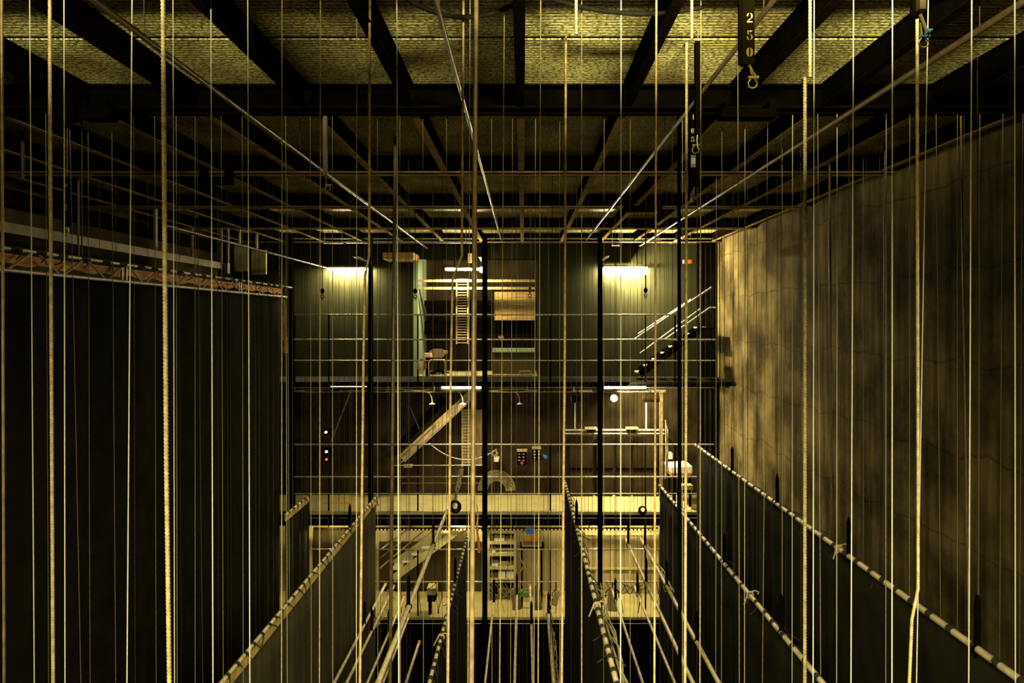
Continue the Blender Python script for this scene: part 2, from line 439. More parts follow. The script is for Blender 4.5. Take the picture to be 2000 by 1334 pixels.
def drape(a, b, zlow, label, m, name='black_drape', amp=.02, wave=.35, tie_step=.2, header=None, r=.02, tiem=TIE, seed=1, tw=.055):
    rnd = random.Random(seed)
    y0, y1 = b.y, a.y
    t = thing(name, label, 'drape', (a.x, (y0 + y1) / 2, zlow))
    n = int((y1 - y0) / .04); vs = []; fs = []
    ph = [rnd.uniform(0, 6.28) for _ in range(5)]
    zt = a.z - r - (.07 if header else .004)
    for i in range(n + 1):
        y = y0 + (y1 - y0) * i / n
        f = math.sin(y / wave * 6.283 + ph[0]) * .5 + math.sin(y / wave * 2.7 + ph[1]) * .6 + math.sin(y / wave * 11 + ph[2]) * .2
        for k_, z in enumerate((zt, zt - .3, zt - 1.2, zlow)):
            vs.append((a.x + f * amp * (.25, .7, 1, 1.2)[k_], y, z))
    for i in range(n):
        for k_ in range(3):
            q = i * 4 + k_; fs.append((q, q + 1, q + 5, q + 4))
    mb = MB(); mb.add(vs, fs); mb.smooth = True
    c = mb.build('cloth', m, t)
    so = c.modifiers.new('thickness', 'SOLIDIFY'); so.thickness = .004
    if header:
        q = MB(); q.box(a.x - .012, a.x + .012, y0, y1, a.z - r - .075, a.z - r + .0); q.build('header_webbing', header, t)
    first = None; y = y1 - .08; k_ = 0
    while y > y0 and k_ < 95:
        if first is None:
            q = MB(); rr = r + .005
            q.tube([(a.x, y - tw / 2, a.z), (a.x + .002, y + tw / 2, a.z)], rr, 10)
            q.tube([(a.x + rr, y, a.z - .01), (a.x + rr + .012, y - .03, a.z - .06), (a.x + rr + .006, y - .05, a.z - .11)], .005, 5)
            first = q.build('tie', tiem, t, origin=Vector((a.x, y, a.z)))
        else:
            o = first.copy(); COL.objects.link(o); o.parent = t; o.location = Vector((a.x, y, a.z)) - wl(t)
            o.rotation_euler = (rnd.uniform(-.1, .1), rnd.uniform(-1.2, 1.2), rnd.uniform(-.12, .12))
        y -= tie_step * rnd.uniform(.85, 1.15); k_ += 1
    return t


# right hand side
t, a, b = batten('pipe_batten', 1360, 870, 10.5, 2.0, .022, BATTEN, 'batten pipe of the outermost right black drape, in front of the stained wall', None, (1430, 1518, 1658, 1909), cap=RED)
drape(a, b, .3, 'outermost right black drape, tied to its pipe in front of the stained wall', CLOTH, seed=3)
t, a, b = batten('pipe_batten', 1290, 950, 10.5, 2.0, .022, BATTEN, 'batten pipe of the second black drape from the right', None, (1325, 1415, 1526), cap=ORANGE)
drape(a, b, .3, 'second black drape from the right, its top pipe ending at the middle railing', CLOTH, seed=5)
t, a, b = batten('pipe_batten', 1103, 940, 10.2, 2.0, .020, BATTEN, 'batten pipe of the narrow black drape just right of the centre', None, (1126,), cap=None)
drape(a, b, .3, 'narrow black drape just right of the centre, ties wound round its pipe', CLOTH, seed=6, tie_step=.17)
# left hand side
t, a, b = batten('pipe_batten', 735, 970, 10.4, 2.0, .018, BATTEN, 'batten pipe of the grey lit drape left of the centre', None, (683,), cap=ORANGE)
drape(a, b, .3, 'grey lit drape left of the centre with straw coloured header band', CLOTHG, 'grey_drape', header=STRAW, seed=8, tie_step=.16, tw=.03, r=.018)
t, a, b = batten('pipe_batten', 912, 1050, 10.2, 2.0, .018, BATTEN, 'batten pipe of the narrow dark drape just left of the centre column', None, (889,), cap=None)
drape(a, b, .3, 'narrow dark drape just left of the centre column', CLOTH, seed=9, tie_step=.15)
t, a, b = batten('pipe_batten', 605, 967, 11.7, 10.5, .018, BATTEN, 'short visible batten pipe beside the outermost left column', None, (), cap=ORANGE)
drape(a, b, .3, 'sliver of dark drape behind the truss drape, beside the left column', CLOTH, seed=10, header=STRAW)

# loose battens in the lower middle
def low(px, py, D, r, lab, bars=(), m=BATTEN, cap=ORANGE, yn=2.0, nm='pipe_batten'):
    return batten(nm, px, py, D, yn, r, m, lab, 'bare battens low over the stage', bars, cap=cap)[0]
low(752, 1143, 10.6, .019, 'bare tan batten low left, leftmost of the four close together', (712,))
low(768, 1147, 10.6, .019, 'bare tan batten low left, second of the four close together', (726,))
low(790, 1165, 10.6, .017, 'bare tan batten low left, third of the four close together', (760,))
low(800, 1200, 10.6, .016, 'thin bare batten low left, rightmost of the four close together', ())
low(872, 1000, 10.0, .024, 'thick tan batten crossing low left of the centre, cables on its far end', (798, 846))
low(818, 1257, 9.6, .020, 'short tan batten end with orange cap near the bottom edge, left of centre', ())
low(961, 1205, 9.8, .014, 'thin bare batten just right of the centre column, leftmost of the middle bundle', (964.6,))
low(1010, 1137, 10.4, .017, 'bare batten hanging nearly straight ahead at the picture middle', (1009.4,))
low(1036, 1146, 10.4, .017, 'bare batten straight ahead, right of the one at the picture middle', (1038,))
low(1068, 1165, 10.2, .026, 'thick batten with cables taped to it, right of the middle', (1071,))
low(1196, 1154, 10.2, .018, 'bare batten low right, first right of the narrow black drape', (1202,))
low(1239, 1145, 10.2, .018, 'bare batten low right, second right of the narrow black drape', (1245,))
low(1222, 1053, 10.2, .020, 'bare batten low right, third right of the narrow black drape, orange end', (1227, 1262))
low(1252, 1052, 10.2, .022, 'cable-wrapped batten low right, outermost before the black drape', (1260, 1302, 1361))

# battens flown high under the grid
for px, py, D, yn, r, m, lab in ((834, 485, 13.0, 2.6, .016, BROWNPIPE, 'high brown pipe slanting from the upper left towards the far left lamp'),
                                 (979, 468, 12.6, 2.0, .013, BROWNPIPE, 'high brown pipe falling steeply to the left of the centre, near twin'),
                                 (1145, 468, 12.6, 2.3, .014, BROWNPIPE, 'high brown pipe falling from beside the numbered weight bar'),
                                 (1250, 480, 12.9, 2.0, .018, BROWNPIPE, 'high brown pipe falling from the upper right corner'),
                                 (640, 524, 12.8, 7.0, .018, BROWNPIPE, 'high brown pipe at the left ending beside the far left lamp')):
    a = P(px, py, D)
    t = thing('flown_pipe', lab, 'pipe', (a.x, D, a.z), 'pipes flown high under the grid')
    MB().tube([a, (a.x, yn, a.z)], r, 10).build('pipe', mat('dark_conduit', (.10, .07, .035), .3, .3, .3, 20), t)
    for yy in [c for c in (3.3, 5.6, 8.2, 10.4, 12.2) if yn < c < D]:
        MB().tube([(a.x, yy, a.z), (a.x, yy, ZG)], .003, 5).build('lift_line', WIREB, t)

# ------------------------------------------------------------------ truss and big drape on the left
TX = P(555, 0, 10.3).x; TY0, TY1 = 3.2, 10.3
zt = P(0, 560, 10.3).z; zb = P(0, 580, 10.3).z
t = thing('batten_truss', 'flat grey pipe truss at the left carrying the tall black drape', 'truss', (TX, 6.7, zb))
MB().tube([(TX, TY0, zt), (TX, TY1 + .35, zt)], .017, 10).build('top_chord', GALV, t)
MB().tube([(TX, TY0, zb), (TX, TY1 + .12, zb)], .017, 10).build('bottom_chord', GALV, t)
y = TY1 - .05; up = False
DV = {2, 12}
k_ = 0
while y > TY0 + .3:
    y2 = y - .27
    za, zc = (zt, zb) if not up else (zb, zt)
    MB().tube([(TX + .002, y, za), (TX + .002, y2, zc)], .009, 6).build('web_member', mat('pale_truss_paint', (.75, .72, .60), .4), t)
    y = y2 - (.02 if not up else .02); up = not up; k_ += 1
for px in (238, 246, 466, 470):
    yy = TX * F / (px - CX); MB().tube([(TX, yy, zb), (TX, yy, zt)], .011, 6).build('web_member', GALV, t)
for px in (95, 160, 318, 545):
    yy = TX * F / (px - CX)
    MB().tube([(TX, yy, zt), (TX, yy, ZG - .003)], .005, 6).build('chain_fall', WIREB, t)
a = Vector((TX, TY1, zt)); b = Vector((TX, TY0, zt))
q = MB(); vs = []; n = 90
for i in range(n):                          # ragged lower edge of the timber
    y0 = TY0 + (TY1 - TY0) * i / n; y1 = TY0 + (TY1 - TY0) * (i + 1) / n
    z0 = zt - .105 + .012 * math.sin(i * 1.3); z1 = zt - .105 + .012 * math.sin((i + 1) * 1.3)
    q.prism([(TX - .045, y0, z0), (TX - .045, y1, z1), (TX - .045, y1, zt - .03), (TX - .045, y0, zt - .03)], (-.02, 0, 0))
tag(q.build('timber_batten', ORANGEW), 'long orange timber board lashed behind the truss at the left', 'board')
drape(Vector((TX - .04, TY1, zb + .02)), Vector((TX - .04, TY0, zb)), .2, 'tall wide black drape hanging below the grey truss at the left', CLOTH, seed=21, amp=.03, wave=.5, tie_step=9)
q = MB(); rnd = random.Random(4); y = TY1
dt = None
while y > TY0:
    if dt is None:
        m_ = MB(); m_.tube([(TX, y - .05, zt), (TX, y + .05, zt)], .022, 8); m_.tube([(TX + .02, y, zt), (TX + .03, y, zt - .05), (TX + .02, y - .03, zt - .08)], .005, 5)
        dt = m_.build('tie', TIE, t, origin=Vector((TX, y, zt)))
    else:
        o = dt.copy(); COL.objects.link(o); o.parent = t; o.location = Vector((TX, y, zt)) - wl(t); o.rotation_euler = (0, rnd.uniform(-1, 1), 0)
    y -= .24 * rnd.uniform(.8, 1.2)


def strap(x0, y0, x1, y1, D, wd, label, m2=STRAW, line=False):
    """frayed strap: straw coloured knot above, orange tail below"""
    a = P(x0, y0, D); b = P(x1, y1, D); L = (a - b).length
    t = thing('hanging_strap', label, 'strap', a, 'orange straps at the batten ends')
    def strip(u0, u1, w0, w1, m, nm):
        q = MB(); n = 8; vs = []
        pts = []
        for i in range(n + 1):
            u = u0 + (u1 - u0) * i / n; p = a.lerp(b, u); ww = (w0 + (w1 - w0) * i / n) * (1 + .25 * math.sin(i * 2.1))
            off = .012 * math.sin(u * 9); pts.append((p, ww, off))
        L_ = [(p.x - w_ + o_, p.y, p.z) for p, w_, o_ in pts]; R_ = [(p.x + w_ + o_, p.y, p.z) for p, w_, o_ in pts]
        q.prism(L_ + R_[::-1], (0, .012, 0)); q.build(nm, m, t)
    if line: MB().tube([(a.x, D, a.z - .01), (a.x, D, ZG)], .003, 5).build('line', WIREB, t)
    strip(0, .45, wd * .3, wd * .45, m2, 'knotted_end'); strip(.45, 1, wd * .5, wd * .75, ORANGE, 'strap_tail')
strap(553, 584, 557, 690, 10.15, .045, 'frayed strap, straw above and orange below, at the far end of the truss')
strap(729, 973, 726, 1098, 10.46, .042, 'orange strap hanging from the far end of the grey drape pipe', ORANGE)
strap(931, 985, 935, 1080, 10.4, .030, 'thin orange strap beside the centre column', line=True)

# ------------------------------------------------------------------ left wall: concrete upstand and gallery behind the truss
q = MB(); q.box(XL + .02, XL + .16, YN + .1, 13.3, H + 1.3, ZB - .01)
tag(q.build('wall_girder', BEAM), 'brown girder running along the top of the left wall', 'girder')
a = P(445, 522, 11.4); q = MB(); q.box(a.x - .05, a.x + .03, 5.0, 11.4, a.z - .05, a.z + .05)
for yy in (5.6, 7.4, 9.2, 11.2): q.box(a.x - .05, a.x - .02, yy, yy + .05, a.z + .05, ZG)
tag(q.build('channel_rail', CONC if False else mat('pale_brown_channel', (.26, .21, .12), .6)), 'pale brown channel rail running away above the truss at the left', 'channel rail')
for x0, y0, x1, y1, nm in ((458, 478, 485, 530, 'left of the pair'), (492, 488, 520, 536, 'right of the pair')):
    a = P(x0, y1, 11.9); b = P(x1, y0, 11.9)
    q = MB(); q.box(a.x, b.x, 11.88, 11.93, a.z, b.z); q.box(a.x + .05, a.x + .08, 11.94, 11.97, a.z, ZG)
    tag(q.build('hanging_board', mat('olive_board', (.62, .56, .30), .7)), f'upright pale olive board above the far end of the truss, {nm}', 'board', 'pale boards above the truss')
for x0, y0, x1, y1, nm in ((292, 494, 307, 512, 'left'), (371, 508, 380, 522, 'middle'), (441, 515, 447, 534, 'right')):
    a = P(x0, y1, 11.2); b = P(x1, y0, 11.2)
    q = MB(); q.box(a.x, b.x, 11.15, 11.25, a.z, b.z); q.box(a.x + .02, a.x + .05, 11.18, 11.22, b.z, ZG)
    tag(q.build('hanging_block', MATS['pale_brown_channel']), f'small pale block seen above the truss, {nm} of three', 'block', 'small blocks above the truss')

# ------------------------------------------------------------------ lamps
def tube_lamp(px, py, D, ln, label, m=TUBEM, r=.025, group='fluorescent lamps of the far galleries', hood=True, n_t=1, drop=None, lip=False, throw=None):
    c = P(px, py, D)
    t = thing('fluorescent_lamp', label, 'lamp', c, group)
    for k2 in range(n_t):
        MB().tube([c + Vector((-ln / 2, 0, -k2 * .05)), c + Vector((ln / 2, 0, -k2 * .05))], r, 10).build('tube', m, t)
    if hood:
        q = MB(); q.box(c.x - ln / 2 - .05, c.x + ln / 2 + .05, D - .02, D + .09, c.z + .045, c.z + .06)
        q.box(c.x - ln / 2 - .05, c.x - ln / 2 - .02, D - .03, D + .09, c.z + .012, c.z + .045); q.box(c.x + ln / 2 + .02, c.x + ln / 2 + .05, D - .03, D + .09, c.z + .012, c.z + .045)
        if lip: q.box(c.x - ln / 2 - .05, c.x + ln / 2 + .05, D - .075, D - .068, c.z + .018, c.z + .06); q.box(c.x - ln / 2 - .05, c.x + ln / 2 + .05, D - .068, D - .02, c.z + .045, c.z + .06)
        if lip: q.box(c.x - ln / 2 - .05, c.x + ln / 2 + .05, D + .09, D + .097, c.z - .075, c.z + .06)
        q.build('reflector', STEEL, t)
        for k_, (pw, aim) in enumerate(throw or ()):                       # the white inner reflector throws most of the light down and onto the wall
            l = bpy.data.lights.new('reflector_throw', 'AREA'); l.shape = 'RECTANGLE'; l.size = ln; l.size_y = .03; l.energy = pw; l.color = (1, .84, .43)
            o = bpy.data.objects.new('reflector_throw', l); COL.objects.link(o); o.parent = t; o.location = (0, .03, -.0)
            o.rotation_euler = Vector(aim).to_track_quat('-Z', 'Y').to_euler()
        top = drop if drop is not None else ZB
        q = MB(); q.box(c.x - ln / 4, c.x - ln / 4 + .02, D, D + .02, c.z + .06, top); q.box(c.x + ln / 4, c.x + ln / 4 + .02, D, D + .02, c.z + .06, top); q.build('bracket', STEEL, t)
    return t
tube_lamp(680, 526, 13.27, .80, 'glaring tube lamp on the green wall at the left, top gallery', throw=[(330, (0, .6, -.8)), (120, (0, .2, -1))])
tube_lamp(903, 526, 13.27, .66, 'glaring tube lamp over the recess of the top gallery', throw=[(70, (0, .45, -.9))])
tube_lamp(1222, 524, 13.27, .84, 'glaring tube lamp on the green wall at the right, top gallery', n_t=3, throw=[(800, (.7, .12, -.5)), (520, (0, .6, -.8))])
tube_lamp(902, 756, 12.32, .72, 'glaring tube lamp under the top gallery beside the centre column', drop=D1Z - .05, lip=True, throw=[(60, (0, .25, -1))])
tube_lamp(1218, 756, 12.32, .80, 'glaring tube lamp under the top gallery at the right', drop=D1Z - .05, lip=True, throw=[(260, (.7, .05, -.6))])
tube_lamp(683, 754, 12.30, .68, 'thin weak tube lamp under the top gallery at the left', m=TUBED, r=.012, drop=D1Z - .05, lip=True)

def bulkhead(px, py, D, label, s=.05, m=BULBM):
    c = P(px, py, D); t = thing('bulkhead_lamp', label, 'lamp', c, 'small lamps under the middle gallery')
    q = MB(); q.tube([c + Vector((-s, 0, -.01)), c + Vector((s, 0, .012))], .02, 8, radii=None); q.build('bulb', m, t)
    q = MB(); q.box(c.x - s - .02, c.x + s + .02, D, D + .05, c.z + .03, c.z + .05); q.box(c.x - .01, c.x + .01, D + .02, D + .03, c.z + .05, D2Z - .05); q.build('housing', STEEL, t)
bulkhead(647, 1020, 12.7, 'small bright lamp under the middle gallery, leftmost of four')
bulkhead(907, 1021, 12.7, 'small bright lamp under the middle gallery, left of the centre column')
bulkhead(1164, 1024, 12.7, 'small bright lamp under the middle gallery, behind the right column')
bulkhead(1256, 1023, 12.7, 'small bright lamp under the middle gallery, rightmost of four')
# round globe beside the upper centre lamp
c = P(941, 527, 13.0); t = thing('globe_lamp', 'round glaring lamp close right of the upper centre tube', 'lamp', c)
q = MB(); q.tube([c + Vector((0, -.05, 0)), c + Vector((0, -.04, 0)), c, c + Vector((0, .04, 0))], .05, 12, radii=[.02, .04, .055, .04]); q.build('globe', TUBEM, t)
q = MB(); q.box(c.x - .05, c.x + .05, 13.05, 13.1, c.z + .02, c.z + .08); q.box(c.x - .01, c.x + .01, 13.07, 13.09, c.z + .08, ZB); q.build('housing', STEEL, t)

def spotlight(c, aim, L, R, label, lit=False, group='stage spotlights', body=STEEL, top=None, cat='spotlight'):
    """theatre lantern: tapered can, lens rim, yoke and clamp"""
    c = Vector(c); d = Vector(aim).normalized()
    t = thing('stage_spotlight', label, cat, c, group)
    q = MB(); q.tube([c - d * L * .5, c - d * L * .42, c - d * L * .1, c + d * L * .35, c + d * L * .5], R, 16, radii=[R * .45, R * .8, R * .85, R, R * 1.08]); q.build('can', body, t)
    q = MB(); q.tube([c + d * L * .5, c + d * (L * .5 + .012)], R * .9, 16); q.build('lens', BULBM2 if lit else GLASSM, t)
    s = Vector((1, 0, 0)); up = Vector((0, 0, 1))
    q = MB(); tp = c + up * (R * 1.9)
    q.tube([c - s * R * 1.15, c - s * R * 1.15 + up * R, tp - s * R * .4, tp, tp + s * R * .4, c + s * R * 1.15 + up * R, c + s * R * 1.15], .008, 6)
    q.bar(tp, tp + up * (.08 if top is None else max(.02, top - tp.z)), .02, .02); q.build('yoke', STEEL, t)
    return t
GLASSM = mat('lens_glass', (.25, .25, .22), .1, 0, .1)
BULBM2 = mat('lit_lens', (1, 1, 1), .5, emit=(1, .85, .45), stren=30)
spotlight(P(1199, 776, 12.3), (-.1, -1, -.1), .14, .07, 'lit round spotlight hanging just below the right tube lamp', lit=True, top=D1Z - .05)
spotlight(P(1270, 779, 12.35), (1, -.1, 0), .30, .06, 'dark spotlight lying sideways under the top gallery at the right', top=D1Z - .25, body=BEAM)
spotlight(P(1128, 779, 12.35), (-1, -.1, 0), .22, .05, 'dark spotlight lying sideways left of the right column', top=D1Z - .05)
spotlight(P(1008, 1168, 12.2), (.12, -.2, -1), .36, .085, 'brown lantern on the lowest gallery in front of the beige deck, leftmost of three', body=mat('tan_lantern', (.25, .19, .11), .5), top=P(0, 1137, 12.23).z)
spotlight(P(1050, 1166, 12.2), (.08, -.2, -1), .40, .075, 'brown lantern on the lowest gallery, second of three', body=MATS['tan_lantern'], top=P(0, 1137, 12.23).z)
spotlight(P(1086, 1165, 12.2), (-.3, -.2, -1), .28, .06, 'small pale lantern on the lowest gallery, third of three', body=TRAY, top=P(0, 1137, 12.23).z)
spotlight(P(1196, 1168, 12.2), (-.05, -.25, -1), .40, .10, 'fat pale lantern on the lowest gallery between two bare battens', body=TRAY, top=P(0, 1137, 12.23).z)

# exit light
a = P(1343, 511, 11.6); q = MB(); q.box(a.x - .07, a.x + .07, 11.6, 11.65, a.z - .03, a.z + .03); t = thing('exit_light', 'small glowing orange light box behind the right thick rope', 'exit light', (a.x, 11.6, a.z))
q.build('diffuser', EXITM, t); MB().box(a.x - .01, a.x + .01, 11.62, 11.64, a.z + .03, ZG).build('stem', STEEL, t)
for x0, y0, mm, nm in ((637, 844, STATW, 'upper white'), (638, 882, STATW, 'lower white'), (638, 897, STATR, 'red')):
    c = P(x0, y0, 12.9); t = thing('status_light', f'tiny {nm} status light on the dark middle gallery wall', 'indicator light', c, 'status lights')
    q = MB(); q.tube([c + Vector((0, -.03, 0)), c], .022, 10); q.build('lens', mm, t)
    MB().box(c.x - .045, c.x + .045, 12.91, 13.0, c.z - .06, c.z + .06).build('box', STEEL, t)
    MB().box(c.x - .01, c.x + .01, 13.0, YB, c.z - .01, c.z + .01).build('mount', STEEL, t)

# unseen lamps on the viewer's side: grid worklights and fill lamps added for ropes
def unseen_area_lamp(x, y, z, aim, power, sx, sy, label, spread=180):
    t = thing('unseen_lamp', label, 'lamp', (x, y, z), 'worklights on the near side')
    l = bpy.data.lights.new('unseen_lamp_light', 'AREA'); l.shape = 'RECTANGLE'; l.size = sx; l.size_y = sy; l.energy = power; l.color = WARM; l.spread = math.radians(spread)
    o = bpy.data.objects.new('lamp_glow', l); COL.objects.link(o); o.parent = t
    d = Vector(aim).normalized(); o.rotation_euler = d.to_track_quat('-Z', 'Y').to_euler()
    q = MB(); c = Vector((x, y, z)) - d * .03; e = d.cross(Vector((0, 0, 1))).normalized() if abs(d.z) < .99 else Vector((1, 0, 0)); f = e.cross(d)
    vs = [c + e * sx / 2 * i + f * sy / 2 * j for i, j in ((-1, -1), (1, -1), (1, 1), (-1, 1))]
    q.prism(vs, -d * .06); q.build('housing', STEEL, t)
    return t
unseen_area_lamp(.9, 1.3, H + 1.20, (.05, .55, .83), NEAR_POWER, .9, .10, 'long work lamp hanging under the grid, right of the lens', 124)
unseen_area_lamp(-1.9, 1.2, H + 1.20, (-.1, .55, .83), NEAR_POWER * .3, .7, .10, 'long work lamp hanging under the grid, left of the lens', 124)
def elev(deg, x=0.0): return (x, math.cos(math.radians(deg)), math.sin(math.radians(deg)))
unseen_area_lamp(-1.3, -.2, H + .15, elev(-27, .05), LOW_POWER, .9, .12, 'unseen fill lamp level with the lens on its left', 70)  # unseen lamp added to brighten the ropes at mid height
unseen_area_lamp(1.3, -.2, H + .15, elev(-27, -.05), LOW_POWER, .9, .12, 'unseen fill lamp level with the lens on its right', 70)  # its added twin on the other side, also out of view
unseen_area_lamp(0.2, 1.2, H - 1.0, elev(-28), 45, 1.3, .10, 'long unseen fill lamp on a post below the lens', 100)  # unseen lamp put in below the frame to light the lower ropes
for x_ in (-1.3, 1.3): tag(MB().box(x_ - .02, x_ + .02, -.34, -.30, 0, H + .15).build('fill_lamp_post', STEEL), 'unseen black post added for the ' + ('left' if x_ < 0 else 'right') + ' fill lamp level with the lens', 'post')  # posts added only to hold the two unseen fill lamps
tag(MB().box(.18, .22, 1.10, 1.14, 0, H - .99).build('fill_lamp_post', STEEL), 'unseen black post added for the fill lamp below the lens', 'post')  # added support for the unseen lower fill lamp

# ------------------------------------------------------------------ top gallery furniture
def ptube(pts, D, r, name, m, label, cat, group=None, n=8):
    q = MB(); q.tube([P(x, y, D if not isinstance(D, (list, tuple)) else D[i]) for i, (x, y) in enumerate(pts)], r, n)
    return tag(q.build(name, m), label, cat, group)
def arc(x0, y0, x1, y1, sag, n=14):
    return [(x0 + (x1 - x0) * i / n, y0 + (y1 - y0) * i / n + sag * 4 * (i / n) * (1 - i / n)) for i in range(n + 1)]

for y0, nm in ((548.5, 'upper'), (563, 'lower')):
    a = P(816, y0, 13.6); b = P(1046, y0, 13.6)
    q = MB(); q.bar(a, b, .05, .05); tag(q.build('conduit_rail', TRAY), f'{nm} tan cable rail across the top gallery recess', 'cable rail', 'cable rails across the recess')
for y0, h, nm in ((592, 10, 'upper'), (640, 24, 'lower')):  # bands of shade in the recess, put in as dark bars
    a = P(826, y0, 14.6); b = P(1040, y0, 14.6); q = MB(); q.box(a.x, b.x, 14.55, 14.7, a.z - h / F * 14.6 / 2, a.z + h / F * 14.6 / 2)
    tag(q.build('recess_shade_band', STEEL), f'{nm} black band standing for shade across the back of the recess', 'beam', 'shade bands in the recess')
a = P(965, 626, 14.3); b = P(1046, 570, 14.3); t = thing('timber_screen', 'panel of yellow planks in the recess of the top gallery', 'panel', (a.x, 14.3, a.z))
nP = 5
for i in range(nP):
    z0 = a.z + (b.z - a.z) * i / nP; MB().box(a.x, b.x, 14.3, 14.33, z0 + .005, a.z + (b.z - a.z) * (i + 1) / nP).build('plank', PLANK, t)
MB().box(a.x - .02, a.x + .0, 14.28, 14.34, a.z, b.z + .03).build('panel_frame', STEEL, t)
def ladder(px, y0, y1, D, w_, step, label, m=TRAY):
    a = P(px, y0, D); b = P(px, y1, D); t = thing('wall_ladder', label, 'ladder', b, 'ladders of the far galleries')
    for s in (-1, 1): MB().bar((a.x + s * w_ / 2, D, a.z), (a.x + s * w_ / 2, D, b.z), .03, .03).build('stile', m, t)
    z = b.z + step / 2
    while z < a.z:
        MB().bar((a.x - w_ / 2, D - .005, z), (a.x + w_ / 2, D - .005, z), .018, .018).build('rung', m, t); z += step
ladder(903, 545, 672, 14.2, .23, .055, 'narrow close-runged ladder in the recess behind the upper centre lamp')
ladder(913, 800, 912, 13.3, .20, .06, 'narrow ladder on the brown wall of the middle gallery')
q = MB()
for i in range(9):
    x = 903 + i * 4.9; a = P(x, 908, 13.33); b = P(x + 4.4, 800, 13.33); q.box(a.x, b.x, 13.30, 13.38, a.z, b.z)
tag(q.build('plank_cladding', mat('brown_timber', (.24, .15, .06), .7, 0, .5, 4, (6, 1, .6))), 'upright rough brown planks on the wall beside the centre column', 'cladding')
# duct / boxes high on the wall
a = P(752, 508, 12.9); b = P(811, 495, 12.9); q = MB(); q.box(a.x, b.x, 12.7, 13.395, a.z, b.z); tag(q.build('timber_box', PLANK), 'flat yellow box high on the wall between the left lamps', 'box')
q = MB(); a = P(762, 560, 13.3); b = P(811, 508, 13.3)
a = P(916, 513, 13.2); b = P(924, 495, 13.2); q = MB(); q.box(a.x - .02, b.x + .02, 13.2, 13.3, a.z, b.z); tag(q.build('wall_box', TRAY), 'small tan box above the upper centre lamp', 'box')
for pts, nm in ((((688, 501), (702, 501), (718, 510), (716, 512)), 'left'), (((934, 502), (946, 502), (952, 511), (940, 511)), 'centre'), (((1184, 500), (1192, 499), (1180, 509), (1172, 509)), 'right')):  # white shapes standing for lit bits of beam flange
    q = MB(); q.prism([P(x, y, 13.1) for x, y in pts], (0, .03, 0)); c_ = P(pts[0][0] + 4, pts[0][1] + 1, 13.12); q.box(c_.x - .01, c_.x + .01, 13.12, YB, c_.z - .01, c_.z + .01); tag(q.build('lit_flange_patch', WHITE), f'white patch for lit beam flange just above the {nm} upper lamp', 'reflector', 'lit flange patches above the upper lamps')
# chair in the recess
D = 13.7; t = thing('office_chair', 'tan office chair seen from behind in the top gallery recess', 'chair', (P(855, 0, D).x, D, D1Z))
c = P(854, 690, D); R_ = .14
pts = []
for i in range(20):
    a_ = 2 * math.pi * i / 20; cx_ = math.copysign(abs(math.cos(a_)) ** .6, math.cos(a_)); sz_ = math.copysign(abs(math.sin(a_)) ** .6, math.sin(a_))
    pts.append((c.x + cx_ * R_, D, c.z + sz_ * .09))
q = MB(); q.prism(pts, (0, .05, 0)); q.build('backrest', CHAIRC, t)
q = MB(); q.box(c.x - .17, c.x + .17, D + .05, D + .4, D1Z + .42, D1Z + .48); q.build('seat', CHAIRC, t)
q = MB(); q.bar((c.x, D + .03, c.z - .08), (c.x, D + .1, D1Z + .44), .03, .03); q.build('back_bracket', STEEL, t)
q = MB(); q.bar((c.x, D + .22, D1Z + .42), (c.x, D + .22, D1Z + .08), .04, .04); q.build('pedestal', STEEL, t)
q = MB()
for i in range(5):
    a_ = i * 1.257 + .4; q.bar((c.x, D + .22, D1Z + .08), (c.x + .22 * math.cos(a_), D + .22 + .22 * math.sin(a_), D1Z + .02), .03, .03)
q.build('foot_star', STEEL, t)
q = MB()
q.tube([P(838, 736, 12.6), P(838, 708, 12.6), P(841, 703, 12.6), P(864, 703, 12.6), P(869, 708, 12.6), P(869, 736, 12.6)], .012, 8)
q.tube([P(838, 736, 12.85), P(838, 708, 12.85), P(841, 703, 12.85), P(864, 703, 12.85), P(869, 708, 12.85), P(869, 736, 12.85)], .012, 8); q.box(P(841, 0, 12.6).x, P(866, 0, 12.6).x, 12.6, 12.85, P(0, 705, 12.6).z, P(0, 703, 12.6).z)
tag(q.build('pipe_stool', TRAY), 'low stool of bent pale pipe below the office chair', 'stool')
a = P(829, 698, 13.4); q = MB(); q.box(a.x, a.x + .13, 13.4, 13.5, a.z, a.z + .08); t = thing('desk_box', 'small white box glowing orange beside the chair back', 'box', a); q.build('case', CARD, t); MB().box(a.x + .11, a.x + .15, 13.38, 13.45, a.z + .005, a.z + .05).build('orange_lamp', EXITM, t)
MB().box(a.x + .02, a.x + .1, 13.42, 13.48, D1Z, a.z).build('stand', STEEL, t)
def coil(px, py, D, R, r, turns, label, m=CABLE, sq=1.0, half=False, name='cable_coil', line=False, tilt=0):
    c = P(px, py, D); rnd = random.Random(int(px)); q = MB()
    for i in range(turns):
        rr = R * (1 - .55 * i / turns); a0, a1 = (0, math.pi) if half else (0, 2 * math.pi)
        pts = [c + Vector((math.cos(a0 + (a1 - a0) * j / 22) * rr + rnd.uniform(-.002, .002), -.006 * i + .01 * math.sin(j), math.sin(a0 + (a1 - a0) * j / 22) * rr * sq + (R - rr) * (0 if half else .6))) for j in range(23)]
        q.tube(pts, r, 6)
    if line: q.tube([(c.x, D, c.z + R * .9), (c.x, D, ZG)], .004, 5)
    return tag(q.build(name, m), label, 'cable coil', 'coiled cables')
coil(824, 714, 12.205, .085, .0045, 5, 'tan cable coil hung over the top railing at the recess edge', sq=1.4)
a = P(829, 722, 12.0); t = thing('fire_extinguisher', 'small red extinguisher beside the hanging cable coil', 'fire extinguisher', a)
